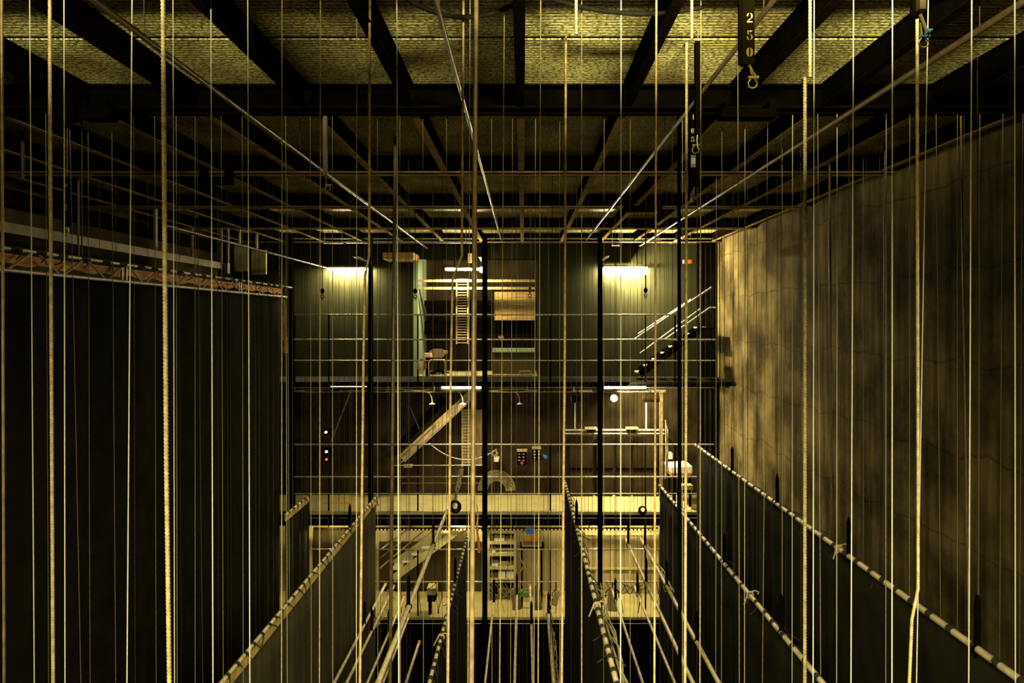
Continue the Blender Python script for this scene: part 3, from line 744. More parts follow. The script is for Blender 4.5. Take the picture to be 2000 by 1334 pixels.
q = MB(); q.tube([a, a + Vector((0, 0, .02)), a + Vector((0, 0, .09)), a + Vector((0, 0, .11))], .02, 10, radii=[.018, .022, .022, .008]); q.build('cylinder', RED, t)
q = MB(); q.bar(a + Vector((-.01, 0, .11)), a + Vector((.03, 0, .13)), .012, .012); q.bar(a + Vector((0, 0, .12)), P(829, 704, 12.15), .006, .006); q.build('valve', STEEL, t)
a = P(973, 662, 12.23); q = MB(); q.box(a.x, a.x + .095, 12.2, 12.26, a.z, a.z + .055); tag(q.build('rail_box', WHITE), 'small white box on the top railing at the recess', 'box')
q = MB(); q.box(P(962, 0, 13.9).x, P(1045, 0, 13.9).x, 13.9, 14.0, P(0, 688, 13.9).z, P(0, 680, 13.9).z)
for i in range(10): q.box(P(966 + i * 8, 0, 13.9).x, P(968 + i * 8, 0, 13.9).x, 13.88, 13.9, P(0, 686, 13.9).z, P(0, 683, 13.9).z)
tag(q.build('riveted_beam', PANELG), 'green riveted beam low in the recess', 'beam')
q = MB(); q.box(P(962, 0, 13.95).x, P(1045, 0, 13.95).x, 13.95, 14.05, P(0, 735, 13.95).z, P(0, 688.5, 13.95).z); tag(q.build('concrete_upstand', CONC), 'grey concrete upstand below the green beam', 'upstand')
q = MB(); q.bar(P(950, 733, 12.9), P(1046, 733, 12.9), .04, .03); tag(q.build('kick_rail', TRAY), 'tan bar low across the recess edge', 'bar')
q = MB(); D = 12.85; q.bar(P(1015, 731, D), P(1037, 731, D), .02, .02); q.bar(P(1015, 725, D), P(1037, 725, D), .02, .02); q.bar(P(1015, 732, D), P(1015, 724, D), .02, .02); q.bar(P(1037, 732, D), P(1037, 724, D), .02, .02)
tag(q.build('tray_frame', STRAW), 'yellow rectangular frame standing on the tan bar', 'frame')

# staircase at the right end of the top gallery
t = thing('steel_staircase', 'black steel staircase with pale handrails climbing right from the top gallery', 'staircase', (P(1250, 0, 12.8).x, 12.8, D1Z))
for D, pts in ((12.55, ((1237, 664), (1390, 561))), (12.95, ((1247, 652), (1350, 585)))):
    MB().tube([P(*p, D) for p in pts], .016, 8).build('handrail', RAILM, t)
for D, pts in ((12.55, ((1297, 664), (1386, 601), (1399, 601))), (12.95, ((1250, 690), (1368, 603)))):
    MB().tube([P(*p, D) for p in pts], .014, 8).build('mid_rail', RAILM, t)
MB().bar(P(1250, 731, 12.6), P(1372, 640, 12.6), .03, .12).build('stringer', STEEL, t)
MB().bar(P(1250, 722, 13.0), P(1372, 634, 13.0), .03, .12).build('stringer', STEEL, t)
for i in range(8):
    x = 1253 + i * 17.0; yy = 728 - i * 12.6; a = P(x, yy, 12.62); MB().box(a.x - .07, a.x + .07, 12.62, 13.0, a.z - .015, a.z + .012).build('tread', mat('pale_tread', (.5, .46, .28), .6), t)
MB().box(P(1370, 0, 12.62).x, P(1399, 0, 12.62).x, 12.62, 13.3, P(0, 643, 12.62).z, P(0, 640, 12.62).z).build('landing', STEEL, t)
# dark masking leg at the right rear corner
q = MB(); vs = []
for i in range(25):
    x = P(1360, 0, 13.25).x + i * .017; vs += [(x, 13.2 + .03 * math.sin(i * 1.1), D2Z), (x, 13.2 + .03 * math.sin(i * 1.1), ZB)]
q.add(vs, [(2 * i, 2 * i + 2, 2 * i + 3, 2 * i + 1) for i in range(24)]); q.smooth = True
o = q.build('masking_drape', CLOTH); o.modifiers.new('thickness', 'SOLIDIFY').thickness = .006; tag(o, 'narrow black masking drape in the far right corner above the staircase', 'drape')

# ------------------------------------------------------------------ middle gallery furniture
q = MB(); a = P(572, 765, 12.55); b = P(1300, 767, 12.55); q.box(a.x, b.x, 12.55, 12.61, a.z - .008, a.z)
for i in range(40): x = a.x + (b.x - a.x) * i / 40; q.box(x, x + .01, 12.55, 12.61, a.z, a.z + .02)
for i in range(8):
    x = a.x + (b.x - a.x) * i / 8; q.box(x + .02, x + .035, 12.57, 12.585, a.z, D1Z - .05)
tag(q.build('cable_tray', TRAY), 'long tan cable tray under the top gallery, across the whole width', 'cable tray')
for i, (xa, xb) in enumerate(((572, 700), (700, 820), (810, 900), (955, 1050), (1120, 1300))):
    q = MB()
    for k2 in range(3): q.tube([P(x, y + k2 * .8 - 1, 12.57 + .02 * k2) for x, y in arc(xa, 764, xb, 763, (3, -3, 2)[k2])], .006, 5)
    tag(q.build('cable_bundle', CABLE), f'loose tan cables lying on the cable tray, {ORD[i + 1]} stretch from the left', 'cables', 'cables on the tray')
for i, px in enumerate((843, 903, 1014)):
    t = thing('swan_neck_lamp', f'unlit swan-neck lamp under the tray, {ORD[i + 1]} from the left', 'lamp', P(px, 790, 12.56), 'swan-neck lamps')
    q = MB(); q.tube([P(px - 10, 765, 12.56), P(px - 4, 768, 12.56), P(px, 776, 12.56), P(px + 1, 786, 12.56)], .007, 6); q.build('neck', TRAY, t)
    q = MB(); c = P(px + 1, 789, 12.56); q.tube([c + Vector((0, 0, .025)), c + Vector((0, 0, .01)), c], .06, 14, radii=[.012, .03, .06]); q.build('shade', WHITE, t)
# big stair stringer
t = thing('gallery_stair', 'brown stair with a deep stringer climbing right to the top gallery', 'staircase', P(800, 890, 12.9))
MB().bar(P(785, 896, 12.9), P(922, 769, 12.9), .03, .17).build('stringer', mat('brown_stringer', (.30, .22, .11), .6, 0, .4, 8), t)
MB().bar(P(760, 892, 13.3), P(868, 778, 13.3), .03, .15).build('stringer', STEEL, t)
for i in range(10):
    a = P(790 + i * 13.2, 890 - i * 12.2, 12.92); MB().box(a.x - .08, a.x + .06, 12.92, 13.28, a.z - .01, a.z + .01).build('tread', STEEL, t)
MB().tube([P(784, 903, 12.87), P(925, 773, 12.87)], .008, 6).build('stringer_lip', GALV, t)
MB().tube([P(786, 890, 12.87), P(850, 830, 12.87)], .009, 6).build('handrail', BROWNPIPE, t)
ptube(((646, 863), (686, 762)), 12.4, .012, 'slanting_rod', BROWNPIPE, 'slanting tan rod under the weak left tube lamp', 'rod')
ptube(((800, 793), (819, 838)), 13.2, .007, 'slanting_rod', BROWNPIPE, 'short slanting rod on the wall left of the brown stair', 'rod')
ptube(arc(838, 866, 970, 878, 26), 12.262, .011, 'hose', GALV, 'pale hose sagging behind the middle railing left of centre', 'hose')
ptube(arc(1048, 172, 1140, 172, 36), 4.9, .004, 'cable_and_shadow_curve', BROWNPIPE, 'brown cable sagging under the second cross beam at the centre', 'cable')
ptube(arc(1045, 235, 1178, 230, 24), 6.7, .006, 'cable_and_shadow_curve', GALV, 'grey cable sagging in the dark second bay at the centre', 'cable')
ptube(arc(790, -5, 1005, 8, 32), 3.4, .012, 'cable_and_shadow_curve', WIREK, 'black curved band for a shadow on the nearest grating left of the centre', 'cable')  # dark band added for a curved shadow on the grating
ptube(arc(1060, -8, 1370, 15, 22), 3.4, .012, 'cable_and_shadow_curve', WIREK, 'black curved band for a shadow on the nearest grating right of the centre', 'cable')  # second grating shadow, also drawn as a dark band
# sliding track with two trolleys and the panels below
t = thing('sliding_track', 'pale double pipe track with two trolleys on the middle gallery at the right', 'track', P(1200, 842, 13.1))
for y0, r in ((840, .022), (847, .016)): MB().tube([P(1101, y0, 13.1), P(1298, y0, 13.1)], r, 8).build('track_pipe', GALV, t)
for px in (1105, 1200, 1294):
    c = P(px, 843, 13.13); MB().box(c.x - .012, c.x + .012, 13.12, YB - .004, c.z - .012, c.z + .012).build('wall_bracket', STEEL, t)
for px in (1156, 1236):
    q = MB(); a = P(px - 14, 838, 13.05); b = P(px + 10, 834, 13.05); q.box(a.x, b.x, 13.0, 13.1, a.z, b.z); tr = q.build('trolley', TRAY, t)
    q = MB(); c = P(px - 2, 842, 13.02); q.tube([c - Vector((.08, 0, 0)), c + Vector((.08, 0, 0))], .03, 10); q.build('trolley_wheel', STEEL, tr)
for px in (1123, 1262):
    q = MB(); a = P(px, 838, 13.12); q.bar(a, P(px, 787, 13.12), .02, .02); q.build('drop_rod', WHITE, t)
for i, (x0, x1) in enumerate(((1113, 1158), (1165, 1196), (1203, 1232), (1236, 1284))):
    a = P(x0, 985, 13.3); b = P(x1, 852, 13.3); q = MB(); q.box(a.x, b.x, 13.27, 13.33, D2Z, b.z)
    t = thing('sliding_shutter', f'brown sliding panel under the pale track, {ORD[i + 1]} from the left', 'panel', (a.x, 13.3, D2Z), 'sliding panels'); q.build('leaf', BROWNW, t)
    MB().box(a.x, b.x, 13.24, 13.27, P(0, 917, 13.3).z, P(0, 913, 13.3).z).build('mid_rail', STEEL, t)
def timber_post(x0, y0, x1, y1, D, m, lab, nm='timber_post', cat='post'):
    q = MB(); q.bar(P(x0, y0, D), P(x1, y1, D), .06, .05); tag(q.build(nm, m), lab, cat)
timber_post(1291, 995, 1291, 765, 12.9, BROWNPIPE, 'brown post at the right end of the sliding track')
q = MB()
for k2 in range(4): q.tube([P(1300 + k2 * 1.5, 820 + k2 * 6, 12.6 + k2 * .02), P(1301 + k2 * 1.3, 880, 12.6), P(1299 + k2 * 1.6, 935 - k2 * 5, 12.6 + .02 * k2)], .008, 6)
tag(q.build('rope_hank', MANILA), 'hank of pale rope hanging beside the brown post at the right', 'rope hank')
a = P(1306, 897, 13.2); q = MB(); q.box(a.x, a.x + .085, 13.2, YB, a.z, a.z + .11); tag(q.build('wall_switch', WHITE), 'white wall box right of the rope hank', 'switch box')
# wash basin like bench at the right
t = thing('work_bench', 'small bench with white top and brown front at the right end of the middle gallery', 'bench', (P(1330, 0, 12.5).x, 12.5, D2Z))
a = P(1307, 924, 12.5); b = P(1352, 911, 12.5)
MB().prism([(a.x, 12.5, b.z - .02), (a.x + .03, 12.5, a.z), (b.x, 12.5, a.z), (b.x, 12.5, b.z)], (0, .5, 0)).build('bench_top', CARD, t)
a2 = P(1314, 933, 12.52); MB().box(a2.x, b.x, 12.52, 12.98, a2.z, a.z - .002).build('apron', ORANGEW, t)
for x in (a2.x + .02, b.x - .03):
    for yy in (12.55, 12.93): MB().bar((x, yy, D2Z), (x, yy, a2.z), .035, .035).build('leg', STEEL, t)
t = thing('folding_stool', 'small stool with tan seat in front of the bench', 'stool', (P(1340, 0, 12.35).x, 12.35, D2Z))
a = P(1331, 956, 12.32); b = P(1353, 948, 12.32); MB().box(a.x, b.x, 12.3, 12.47, a.z, b.z).build('seat', TRAY, t)
for x in (a.x + .01, b.x - .01): MB().tube([(x, 12.33, D2Z), (x * .995 + a.x * .005, 12.38, a.z)], .01, 6).build('leg', GALV, t)
a = P(1326, 998, 12.15); b = P(1353, 978, 12.15)
# control boxes right of the centre
def ctrl(x0, y0, x1, y1, D, lab, red=False):
    a = P(x0, y1, D); b = P(x1, y0, D); t = thing('control_box', lab, 'control box', (a.x, D, a.z), 'control boxes of the middle gallery')
    MB().box(a.x, b.x, D, D + .1, a.z, b.z).build('case', STEEL, t); MB().box(a.x - .01, b.x + .01, D - .02, D + .12, b.z, b.z + .03).build('canopy', TRAY, t)
    MB().box((a.x + b.x) / 2 - .02, (a.x + b.x) / 2 + .02, D + .1, YB, a.z + .05, a.z + .1).build('mount', STEEL, t)
    for i in range(3):
        for j in range(2): MB().box(a.x + .02 + j * .08, a.x + .06 + j * .08, D - .01, D, b.z - .05 - i * .06, b.z - .04 - i * .06).build('switch', WHITE, t)
    if red:
        c = Vector(((a.x + b.x) / 2, D, a.z + .04)); MB().tube([c, c + Vector((0, -.03, 0))], .03, 14).build('stop_button', RED, t)
ctrl(1010, 882, 1029, 908, 13.0, 'black control box with a red stop button behind the middle railing', True)
ctrl(1040, 877, 1056, 898, 13.0, 'black control box with tan canopy, right of the red button box')
q = MB(); q.prism([P(1060, 887, 12.9), P(1069, 891, 12.9), P(1067, 897, 12.9), P(1061, 893, 12.9)], (0, .03, 0)); q.bar(P(1062, 890, 12.93), P(1062, 890, 13.39), .01, .01); tag(q.build('blue_flag', BLUE), 'small blue flag beside the control boxes', 'flag')
a = P(964, 902, 13.1); q = MB(); q.box(a.x, a.x + .1, 13.1, YB, a.z, a.z + .05); tag(q.build('outlet_box', WHITE), 'white outlet box left of the control boxes', 'outlet')
a = P(788, 914, 12.14); q = MB(); q.box(a.x, a.x + .15, 12.16, 12.22, a.z, a.z + .055); tag(q.build('rail_sign', mat('cream_sign', (.6, .55, .35), .6)), 'cream label plate hung on the middle railing left of centre', 'sign')
coil(970, 958, 13.33, .36, .006, 9, 'big fan of pale cable loops hung behind the middle railing at the centre', half=True, m=CABLE, sq=1.1)
coil(966, 886, 13.37, .06, .008, 4, 'small pale cable coil on the wall right of the centre column')
for x0, y0, x1, y1, z_, m_, lab in ((640, 983, 690, 974, D2Z, STRAW, 'thin pale board lying on the middle deck at the left'),):
    a = P(x0, 0, 12.9); b = P(x1, 0, 12.9); q = MB(); q.box(a.x, b.x, 12.7, 13.1, D2Z, D2Z + .04); tag(q.build('loose_board', m_), lab, 'board')
ptube(((788, 932), (938, 932)), 12.1, .010, 'short_rail', BROWNPIPE, 'short brown pipe below the middle railing left of the centre column', 'pipe')
ptube(((785, 944), (940, 944)), 12.1, .010, 'short_rail', BROWNPIPE, 'lower short brown pipe left of the centre column', 'pipe')
ptube(((770, 909), (942, 909)), 12.12, .010, 'short_rail', RAILM, 'upper short pale pipe left of the centre column', 'pipe')
# cable mess on the thick batten end
q = MB(); rnd = random.Random(3)
for k2 in range(9):
    pts = [P(902 + rnd.uniform(-4, 4), 915, 9.95)]
    for i in range(1, 7): pts.append(P(902 - i * 3.2 + rnd.uniform(-5, 5), 915 + i * 13, 9.95 + rnd.uniform(-.03, .03)))
    q.tube(pts, .006, 5)
tag(q.build('cable_bundle', CABLE), 'tangled pale cables hanging at the far end of the thick tan batten', 'cables')
coil(889, 990, 9.9, .085, .007, 6, 'dark cable coil under the tangled cables', m=WIREK, sq=1.1, line=True)

# ------------------------------------------------------------------ lowest gallery furniture
D = 13.1
t = thing('lower_staircase', 'pale staircase with handrails on the lowest gallery left of centre', 'staircase', (P(760, 0, D).x, D, D3Z))
for Dn, p0, p1, nm, r, m_ in ((12.95, (742, 1075), (815, 1020), 'handrail', .014, GALV), (12.95, (742, 1110), (845, 1022), 'mid_rail', .014, TRAY), (13.3, (742, 1090), (800, 1045), 'handrail', .012, GALV)):
    MB().tube([P(*p0, Dn), P(*p1, Dn)], r, 8).build(nm, m_, t)
MB().bar(P(768, 1130, 12.95), P(908, 1026, 12.95), .03, .13).build('stringer', DECK, t)
MB().bar(P(770, 1100, 13.3), P(880, 1024, 13.3), .03, .13).build('stringer', DECK, t)
for i in range(7):
    a = P(775 + i * 19, 1112 - i * 14, 12.97); MB().box(a.x - .09, a.x + .09, 12.97, 13.28, a.z - .012, a.z + .012).build('tread', CARD, t)
q = MB(); q.box(P(602, 0, 13.3).x, P(611, 0, 13.3).x, 13.2, 13.3, D3Z, D2Z - .25); tag(q.build('pale_post', DECK), 'pale post on the lowest gallery at the far left', 'post')
q = MB(); q.box(P(613, 0, 13.3).x, P(700, 0, 13.3).x, 13.3, 13.36, P(0, 1160, 13.3).z, P(0, 1035, 13.3).z); tag(q.build('wall_board', CONC), 'grey worn wall panel beside the pale post', 'panel')
q = MB(); q.box(P(740, 0, 13.32).x, P(940, 0, 13.32).x, 13.35, 13.38, D3Z, P(0, 1060, 13.3).z); tag(q.build('wall_board', CONC), 'worn grey dado panel behind the lower staircase', 'panel')
# beam with fringe of clips under middle deck
q = MB(); q.box(P(612, 0, 12.8).x, P(1285, 0, 12.8).x, 12.8, 12.84, P(0, 1033, 12.8).z, P(0, 1031, 12.8).z)
for i in range(90): x = P(614 + i * 7.4, 0, 12.8).x; q.box(x, x + .03, 12.79, 12.8, P(0, 1036, 12.8).z, P(0, 1032, 12.8).z)
for px in (640, 800, 1000, 1150, 1275): x = P(px, 0, 12.8).x; q.box(x, x + .02, 12.81, 12.83, P(0, 1031, 12.8).z, D2Z - .06)
tag(q.build('clip_rail', BEAM), 'dark rail with a row of clips below the middle gallery', 'clip rail')
# shelving unit
D = 12.9
t = thing('shelving_unit', 'beige open shelving unit on the lowest gallery right of the centre column', 'shelf unit', (P(981, 0, D).x, D, D3Z))
for px in (954, 1006): q = MB(); x = P(px, 0, D).x; q.box(x - .025, x + .025, D, D + .3, D3Z, P(0, 1032, D).z); q.build('side_panel', DECK, t)
xa = P(954, 0, D).x; xb = P(1006, 0, D).x
for i, yy in enumerate((1036, 1057, 1080, 1106, 1130)):
    z = P(0, yy, D).z; h = .06 if i < 4 else .03; MB().box(xa + .026, xb - .026, D, D + .3, z - h, z).build('shelf_board', DECK, t)
MB().box(xa + .026, xb - .026, D + .3, D + .31, D3Z, P(0, 1032, D).z).build('back_panel', BLACKW, t)
for x0, x1, yy, h, m_, lab in ((965, 985, 1057, .05, CARD, 'white carton on the second shelf'), (988, 1002, 1057, .035, TRAY, 'flat tan box on the second shelf'), (957, 968, 1080, .05, WHITE, 'small white tin on the third shelf'),
                             (973, 987, 1130, .12, CARD, 'left white carton on the lowest shelf'), (989, 1004, 1130, .12, CARD, 'right white carton on the lowest shelf'), (960, 972, 1106, .04, CARD, 'small pale box on the fourth shelf')):
    a = P(x0, yy, D); b = P(x1, yy, D); q = MB(); q.box(a.x, b.x, D + .02, D + .22, a.z, a.z + h); tag(q.build('carton', m_), lab, 'carton', 'boxes on the shelving unit')
for x0, x1, nm in ((974, 986, 'left'), (990, 1003, 'right')):
    a = P(x0, 1130, D); b = P(x1, 1130, D); q = MB(); q.box(a.x, b.x, D + .04, D + .2, a.z + .12, a.z + .20); tag(q.build('carton', REDB), f'rust red box on the {nm} white carton of the lowest shelf', 'carton', 'boxes on the shelving unit')
coil(985, 1102, 12.95, .12, .01, 4, 'flat tangle of cable on the fourth shelf', sq=.25)
# box frame
t = thing('open_crate', 'open beige crate right of the shelving unit', 'crate', P(1038, 1068, 12.6))
a = P(1019, 1068, 12.6); b = P(1058, 1044, 12.6); e = .03
MB().box(a.x, b.x, 12.6, 12.85, b.z - e, b.z).build('top_board', DECK, t); MB().box(a.x, b.x, 12.6, 12.85, a.z, a.z + e).build('bottom_board', DECK, t)
MB().box(a.x, a.x + e, 12.6, 12.85, a.z + e, b.z - e).build('side_board', DECK, t); MB().box(b.x - e, b.x, 12.6, 12.85, a.z + e, b.z - e).build('side_board', DECK, t)
MB().box(a.x + e, b.x - e, 12.84, 12.85, a.z + e, b.z - e).build('back_board', ORANGEW, t)
q = MB(); q.box(a.x - .03, b.x + .05, 12.55, 12.9, a.z - .025, a.z)
for x in (a.x, b.x): q.bar((x, 12.6, D3Z), (x, 12.6, a.z - .02), .03, .03); q.bar((x, 12.87, D3Z), (x, 12.87, a.z - .02), .03, .03)
tag(q.build('crate_stand', STEEL), 'black stand carrying the open crate', 'stand')
q = MB(); q.box(a.x + .08, a.x + .22, 12.62, 12.8, b.z, b.z + .09); tag(q.build('blue_bag', BLUE), 'blue bundle lying on the open crate', 'bag')
for (p0, p1, p2, p3), nm in ((((1013, 1084), (1035, 1130), (1031, 1086), (1014, 1122)), 'left'), (((1050, 1088), (1040, 1128), (1078, 1085), (1092, 1104)), 'right')):
    for pa, pb, dd, ln in ((p0, p1, 12.255, 'falling to the right'), (p2, p3, 12.275, 'falling to the left')):
        q = MB(); q.tube([P(*pa, dd), P(*pb, dd)], .011, 6); tag(q.build('cross_brace', TRAY), f'thin brace below the open crate, {nm} pair, the one {ln}' if not (nm == 'right' and ln.endswith('left')) else 'thin short brace right of the open crate', 'brace', 'crossed braces of the lowest gallery')
coil(1028, 1158, 12.15, .14, .011, 5, 'green cable coil between the two lanterns of the lowest gallery', m=GREENC, sq=.5)
coil(985, 1154, 12.3, .12, .010, 6, 'brown cable coil on the deck below the shelving unit', m=BROWNPIPE, sq=.4)
t = thing('equipment_case', 'beige case with a black front on the lowest gallery left of the dark drape', 'case', (P(841, 0, 12.1).x, 12.1, D3Z))
a = P(832, 1180, 12.14); b = P(850, 1154, 12.14); MB().box(a.x, b.x, 12.24, 12.5, a.z + .12, b.z).build('lid', DECK, t); MB().box(a.x + .01, b.x - .01, 12.24, 12.5, a.z, a.z + .118).build('body', STEEL, t); MB().box(a.x + .02, a.x + .07, 12.3, 12.4, D3Z, a.z).build('leg', BEAM, t)
# big door on the lowest gallery
t = thing('sliding_door', 'large pale panelled sliding door on the lowest gallery at the right', 'door', (P(1215, 0, 13.25).x, 13.25, D3Z))
a = P(1140, 0, 13.25); b = P(1286, 0, 13.25)
MB().box(a.x, b.x, 13.25, 13.3, D3Z, P(0, 1040, 13.25).z).build('leaf', BEIGE, t)
for px in (1143, 1165, 1195, 1230, 1262, 1284): x = P(px, 0, 13.25).x; MB().box(x - .02, x + .02, 13.22, 13.25, D3Z, P(0, 1040, 13.25).z).build('stile', DECK, t)
for yy in (1042, 1109): z = P(0, yy, 13.25).z; MB().box(a.x, b.x, 13.205, 13.22, z - .02, z + .02).build('door_rail', DECK, t)
a = P(1193, 1050, 13.2); q = MB(); q.box(a.x, a.x + .03, 13.14, 13.2, a.z, a.z + .06); q.build('door_plate', WHITE, t)
for i, (x0, x1) in enumerate(((945, 1090), (742, 860), (1130, 1285))):
    q = MB(); rnd = random.Random(i)
    for k2 in range(8):
        xa = x0 + rnd.random() * (x1 - x0) * .6; q.tube([P(x, y, 12.215) for x, y in arc(xa, 1138 + rnd.uniform(-1, 2), xa + rnd.uniform(20, 60), 1139 + rnd.uniform(0, 14), rnd.uniform(6, 22))], .006, 5)
    for k2 in range(4):
        xa = x0 + rnd.random() * (x1 - x0); q.tube([P(xa, 1137, 12.22), P(xa + rnd.uniform(-6, 6), 1165, 12.19), P(xa + rnd.uniform(-6, 6), 1198, 12.17)], .006, 5)
    tag(q.build('cable_tangle', (CABLE, WIREK, WIREK)[i]), f'tangle of loose cables on the lowest railing, {("right of the centre column", "left of centre", "in front of the pale door")[i]}', 'cables')
for px, y0, y1, nm in ((650, 1002, 1055, 'left'), (1255, 985, 1060, 'right')):
    coil(px, y0 + 12, 11.9, .075, .006, 5, f'black cable coil hung on a line below the middle gallery, {nm}', m=WIREK, line=True)
# cables taped along battens, and rope knots on them
def wrapped(px0, py0, px1, py1, z0, xb, n_, D0, D1, m_, lab, spread=.05, r_=.005):
    q = MB(); rnd = random.Random(int(px0))
    for k2 in range(n_):
        pts = []
        for i in range(13):
            D = D0 + (D1 - D0) * i / 12
            pts.append((xb + rnd.uniform(-.4, 1) * spread, D, z0 - .02 - abs(rnd.gauss(0, 1)) * spread * .6))
        q.tube(pts, r_, 5)
    tag(q.build('cable_bundle', m_), lab, 'cables', 'cables along the battens')
a = P(1103, 940, 10.2); wrapped(1186, 0, 0, 0, a.z - .03, a.x + .06, 7, 6.4, 3.4, CABLE, 'pale cables trailing beside the pipe of the narrow black drape', .05, .006)
a = P(1252, 1052, 10.2); wrapped(1252, 0, 0, 0, a.z + .02, a.x + .01, 6, 10.0, 8.3, CABLE, 'pale cable tangle wound on the outermost low right batten', .07, .006)
a = P(1068, 1165, 10.2); wrapped(1068, 0, 0, 0, a.z, a.x + .01, 6, 10.1, 7.6, CABLE, 'cables taped along the thick batten right of the middle', .06, .007)
a = P(760, 1150, 10.6); wrapped(760, 0, 0, 0, a.z + .03, a.x + .02, 6, 10.6, 9.4, CABLE, 'cable tangle on the far ends of the low left battens', .10, .005)
for px, D, xr, zr, lab in ((0, 7.0, P(912, 1050, 10.2).x, P(912, 1050, 10.2).z, 'pale rope knot on the pipe just left of the centre column, low down'), (1, 5.75, P(1103, 940, 10.2).x, P(1103, 940, 10.2).z, 'pale rope knot on the pipe of the narrow black drape'),
                         (2, 6.35, P(1290, 950, 10.5).x, P(1290, 950, 10.5).z, 'pale knot on the pipe of the second drape from the right'), (3, 5.75, P(1360, 870, 10.5).x, P(1360, 870, 10.5).z, 'pale knot on the pipe of the outermost right drape')):
    q = MB(); c = Vector((xr, D, zr)); q.torus(c, .030, .008, (0, 1, 0), k=16, n=6)
    q.tube([c + Vector((.0, 0, .03)), c + Vector((.04, -.02, .05)), c + Vector((.07, -.03, .04)), c + Vector((.06, -.03, .02))], .006, 6); q.tube([c + Vector((-.02, 0, .03)), c + Vector((-.05, -.03, -.03)), c + Vector((-.07, -.04, -.07))], .006, 6)
    tag(q.build('rope_knot', CABLE), lab, 'knot', 'knots on the batten pipes')
# stored lines hanging against the dark void below
for i, px in enumerate(list(range(955, 1100, 13)) + [1255, 1275, 1300]):
    q = MB(); a = P(px, 1226, 12.9); q.bar((a.x, 12.9, .3), (a.x, 12.9, D3Z - .25), .03, .02)
    tag(q.build('void_strip', BEAM), f'dim dark strip hanging below the lowest gallery, {ORD[i + 1]} from the left', 'strip', 'dark strips below the lowest gallery')

# ------------------------------------------------------------------ hoist weights, shackles and hooks
def shackle(c, R, t, pin, tilt=0, r=None, mname='shackle'):
    r = r or R * .22; c = Vector(c)
    q = MB(); q.torus(c, R, r, (0, 1, 0), -math.pi * .3, math.pi * 1.3, 26, 10)
    # legs run up to the pin
    for s in (-1, 1):
        e = c + Vector((s * R * math.cos(math.pi * .3), 0, -R * math.sin(-math.pi * .3) * 1))
    q.f = q.f; sh = q.build(mname, BRASS, t)
    return sh


def omega(c, R, t, pin, flip=True, lean=0.0):
    """bow shackle: round bow below, two ears above joined by the pin"""
    c = Vector(c); rr = R * .2
    pts = []
    for i in range(25):
        a_ = math.radians(125 + (290) * i / 24)
        pts.append(c + Vector((math.cos(a_) * R, 0, math.sin(a_) * R)))
    e0 = c + Vector((-R * .5, 0, R * 1.45)); e1 = c + Vector((R * .5, 0, R * 1.45))
    q = MB(); q.tube([e0] + pts + [e1], rr, 10); sh = q.build('bow_shackle', BRASS, t)
    q = MB(); q.tube([e0 - Vector((R * .45, 0, 0)), e0 - Vector((R * .25, 0, 0)), e1 + Vector((R * .45, 0, 0)), e1 + Vector((R * .5, 0, 0)), e1 + Vector((R * .85, 0, 0))], rr, 10, radii=[rr * 1.7, rr * 1.7, rr * 1.2, rr * 2.3, rr * 2.0]); q.build('shackle_pin', pin, sh)
    return sh


def stencil(ch, x0, z0, w_, h_, y, t):
    """stencil digit cut in two halves, like the painted weights"""
    q = MB(); g = w_ * .11
    def cres(cx, cz, rx, rz, side, ri=.45, a0=-80, a1=80):
        o = []; 
        for i in range(11):
            a_ = math.radians(a0 + (a1 - a0) * i / 10); o.append((cx + side * (g * .5 + math.cos(a_) * (rx - g * .5)), y, cz + math.sin(a_) * rz))
        for i in range(10, -1, -1):
            a_ = math.radians(a0 + (a1 - a0) * i / 10); o.append((cx + side * (g * .5 + math.cos(a_) * (rx - g * .5) * ri * .9), y, cz + math.sin(a_) * rz * .84))
        q.prism(o if side > 0 else o[::-1], (0, .0015, 0))
    cx = x0 + w_ / 2; cz = z0 + h_ / 2
    if ch == '0':
        cres(cx, cz, w_ / 2, h_ / 2, -1, ri=.2); cres(cx, cz, w_ / 2, h_ / 2, 1, ri=.2)
    elif ch == '5':
        q.prism([(x0 + w_ * .12, y, z0 + h_), (x0 + w_ * .3, y, z0 + h_), (x0 + w_ * .36, y, z0 + h_ * .62), (x0 + w_ * .16, y, z0 + h_ * .55)], (0, .0015, 0))
        q.prism([(x0 + w_ * .42, y, z0 + h_), (x0 + w_ * .92, y, z0 + h_), (x0 + w_ * .84, y, z0 + h_ * .82), (x0 + w_ * .42, y, z0 + h_ * .82)], (0, .0015, 0))
        cres(cx, z0 + h_ * .31, w_ / 2, h_ * .31, 1); cres(cx, z0 + h_ * .31, w_ / 2, h_ * .31, -1, a0=-80, a1=15)
    elif ch == '2':
        cres(cx, z0 + h_ * .68, w_ / 2, h_ * .32, 1, a0=-60, a1=80); cres(cx, z0 + h_ * .68, w_ / 2, h_ * .32, -1, a0=-5, a1=80)
        q.prism([(x0 + w_ * .52, y, z0 + h_ * .42), (x0 + w_ * .85, y, z0 + h_ * .45), (x0 + w_ * .4, y, z0 + h_ * .2), (x0 + w_ * .08, y, z0 + h_ * .2)], (0, .0015, 0))
        q.prism([(x0 + w_ * .05, y, z0), (x0 + w_ * .95, y, z0), (x0 + w_ * .95, y, z0 + h_ * .15), (x0 + w_ * .05, y, z0 + h_ * .15)], (0, .0015, 0))
    elif ch == '1':
        q.prism([(cx - w_ * .16, y, z0), (cx + w_ * .16, y, z0), (cx + w_ * .16, y, z0 + h_), (cx - w_ * .16, y, z0 + h_)], (0, .0015, 0))
    q.build('stencilled_number', STENCIL, t)


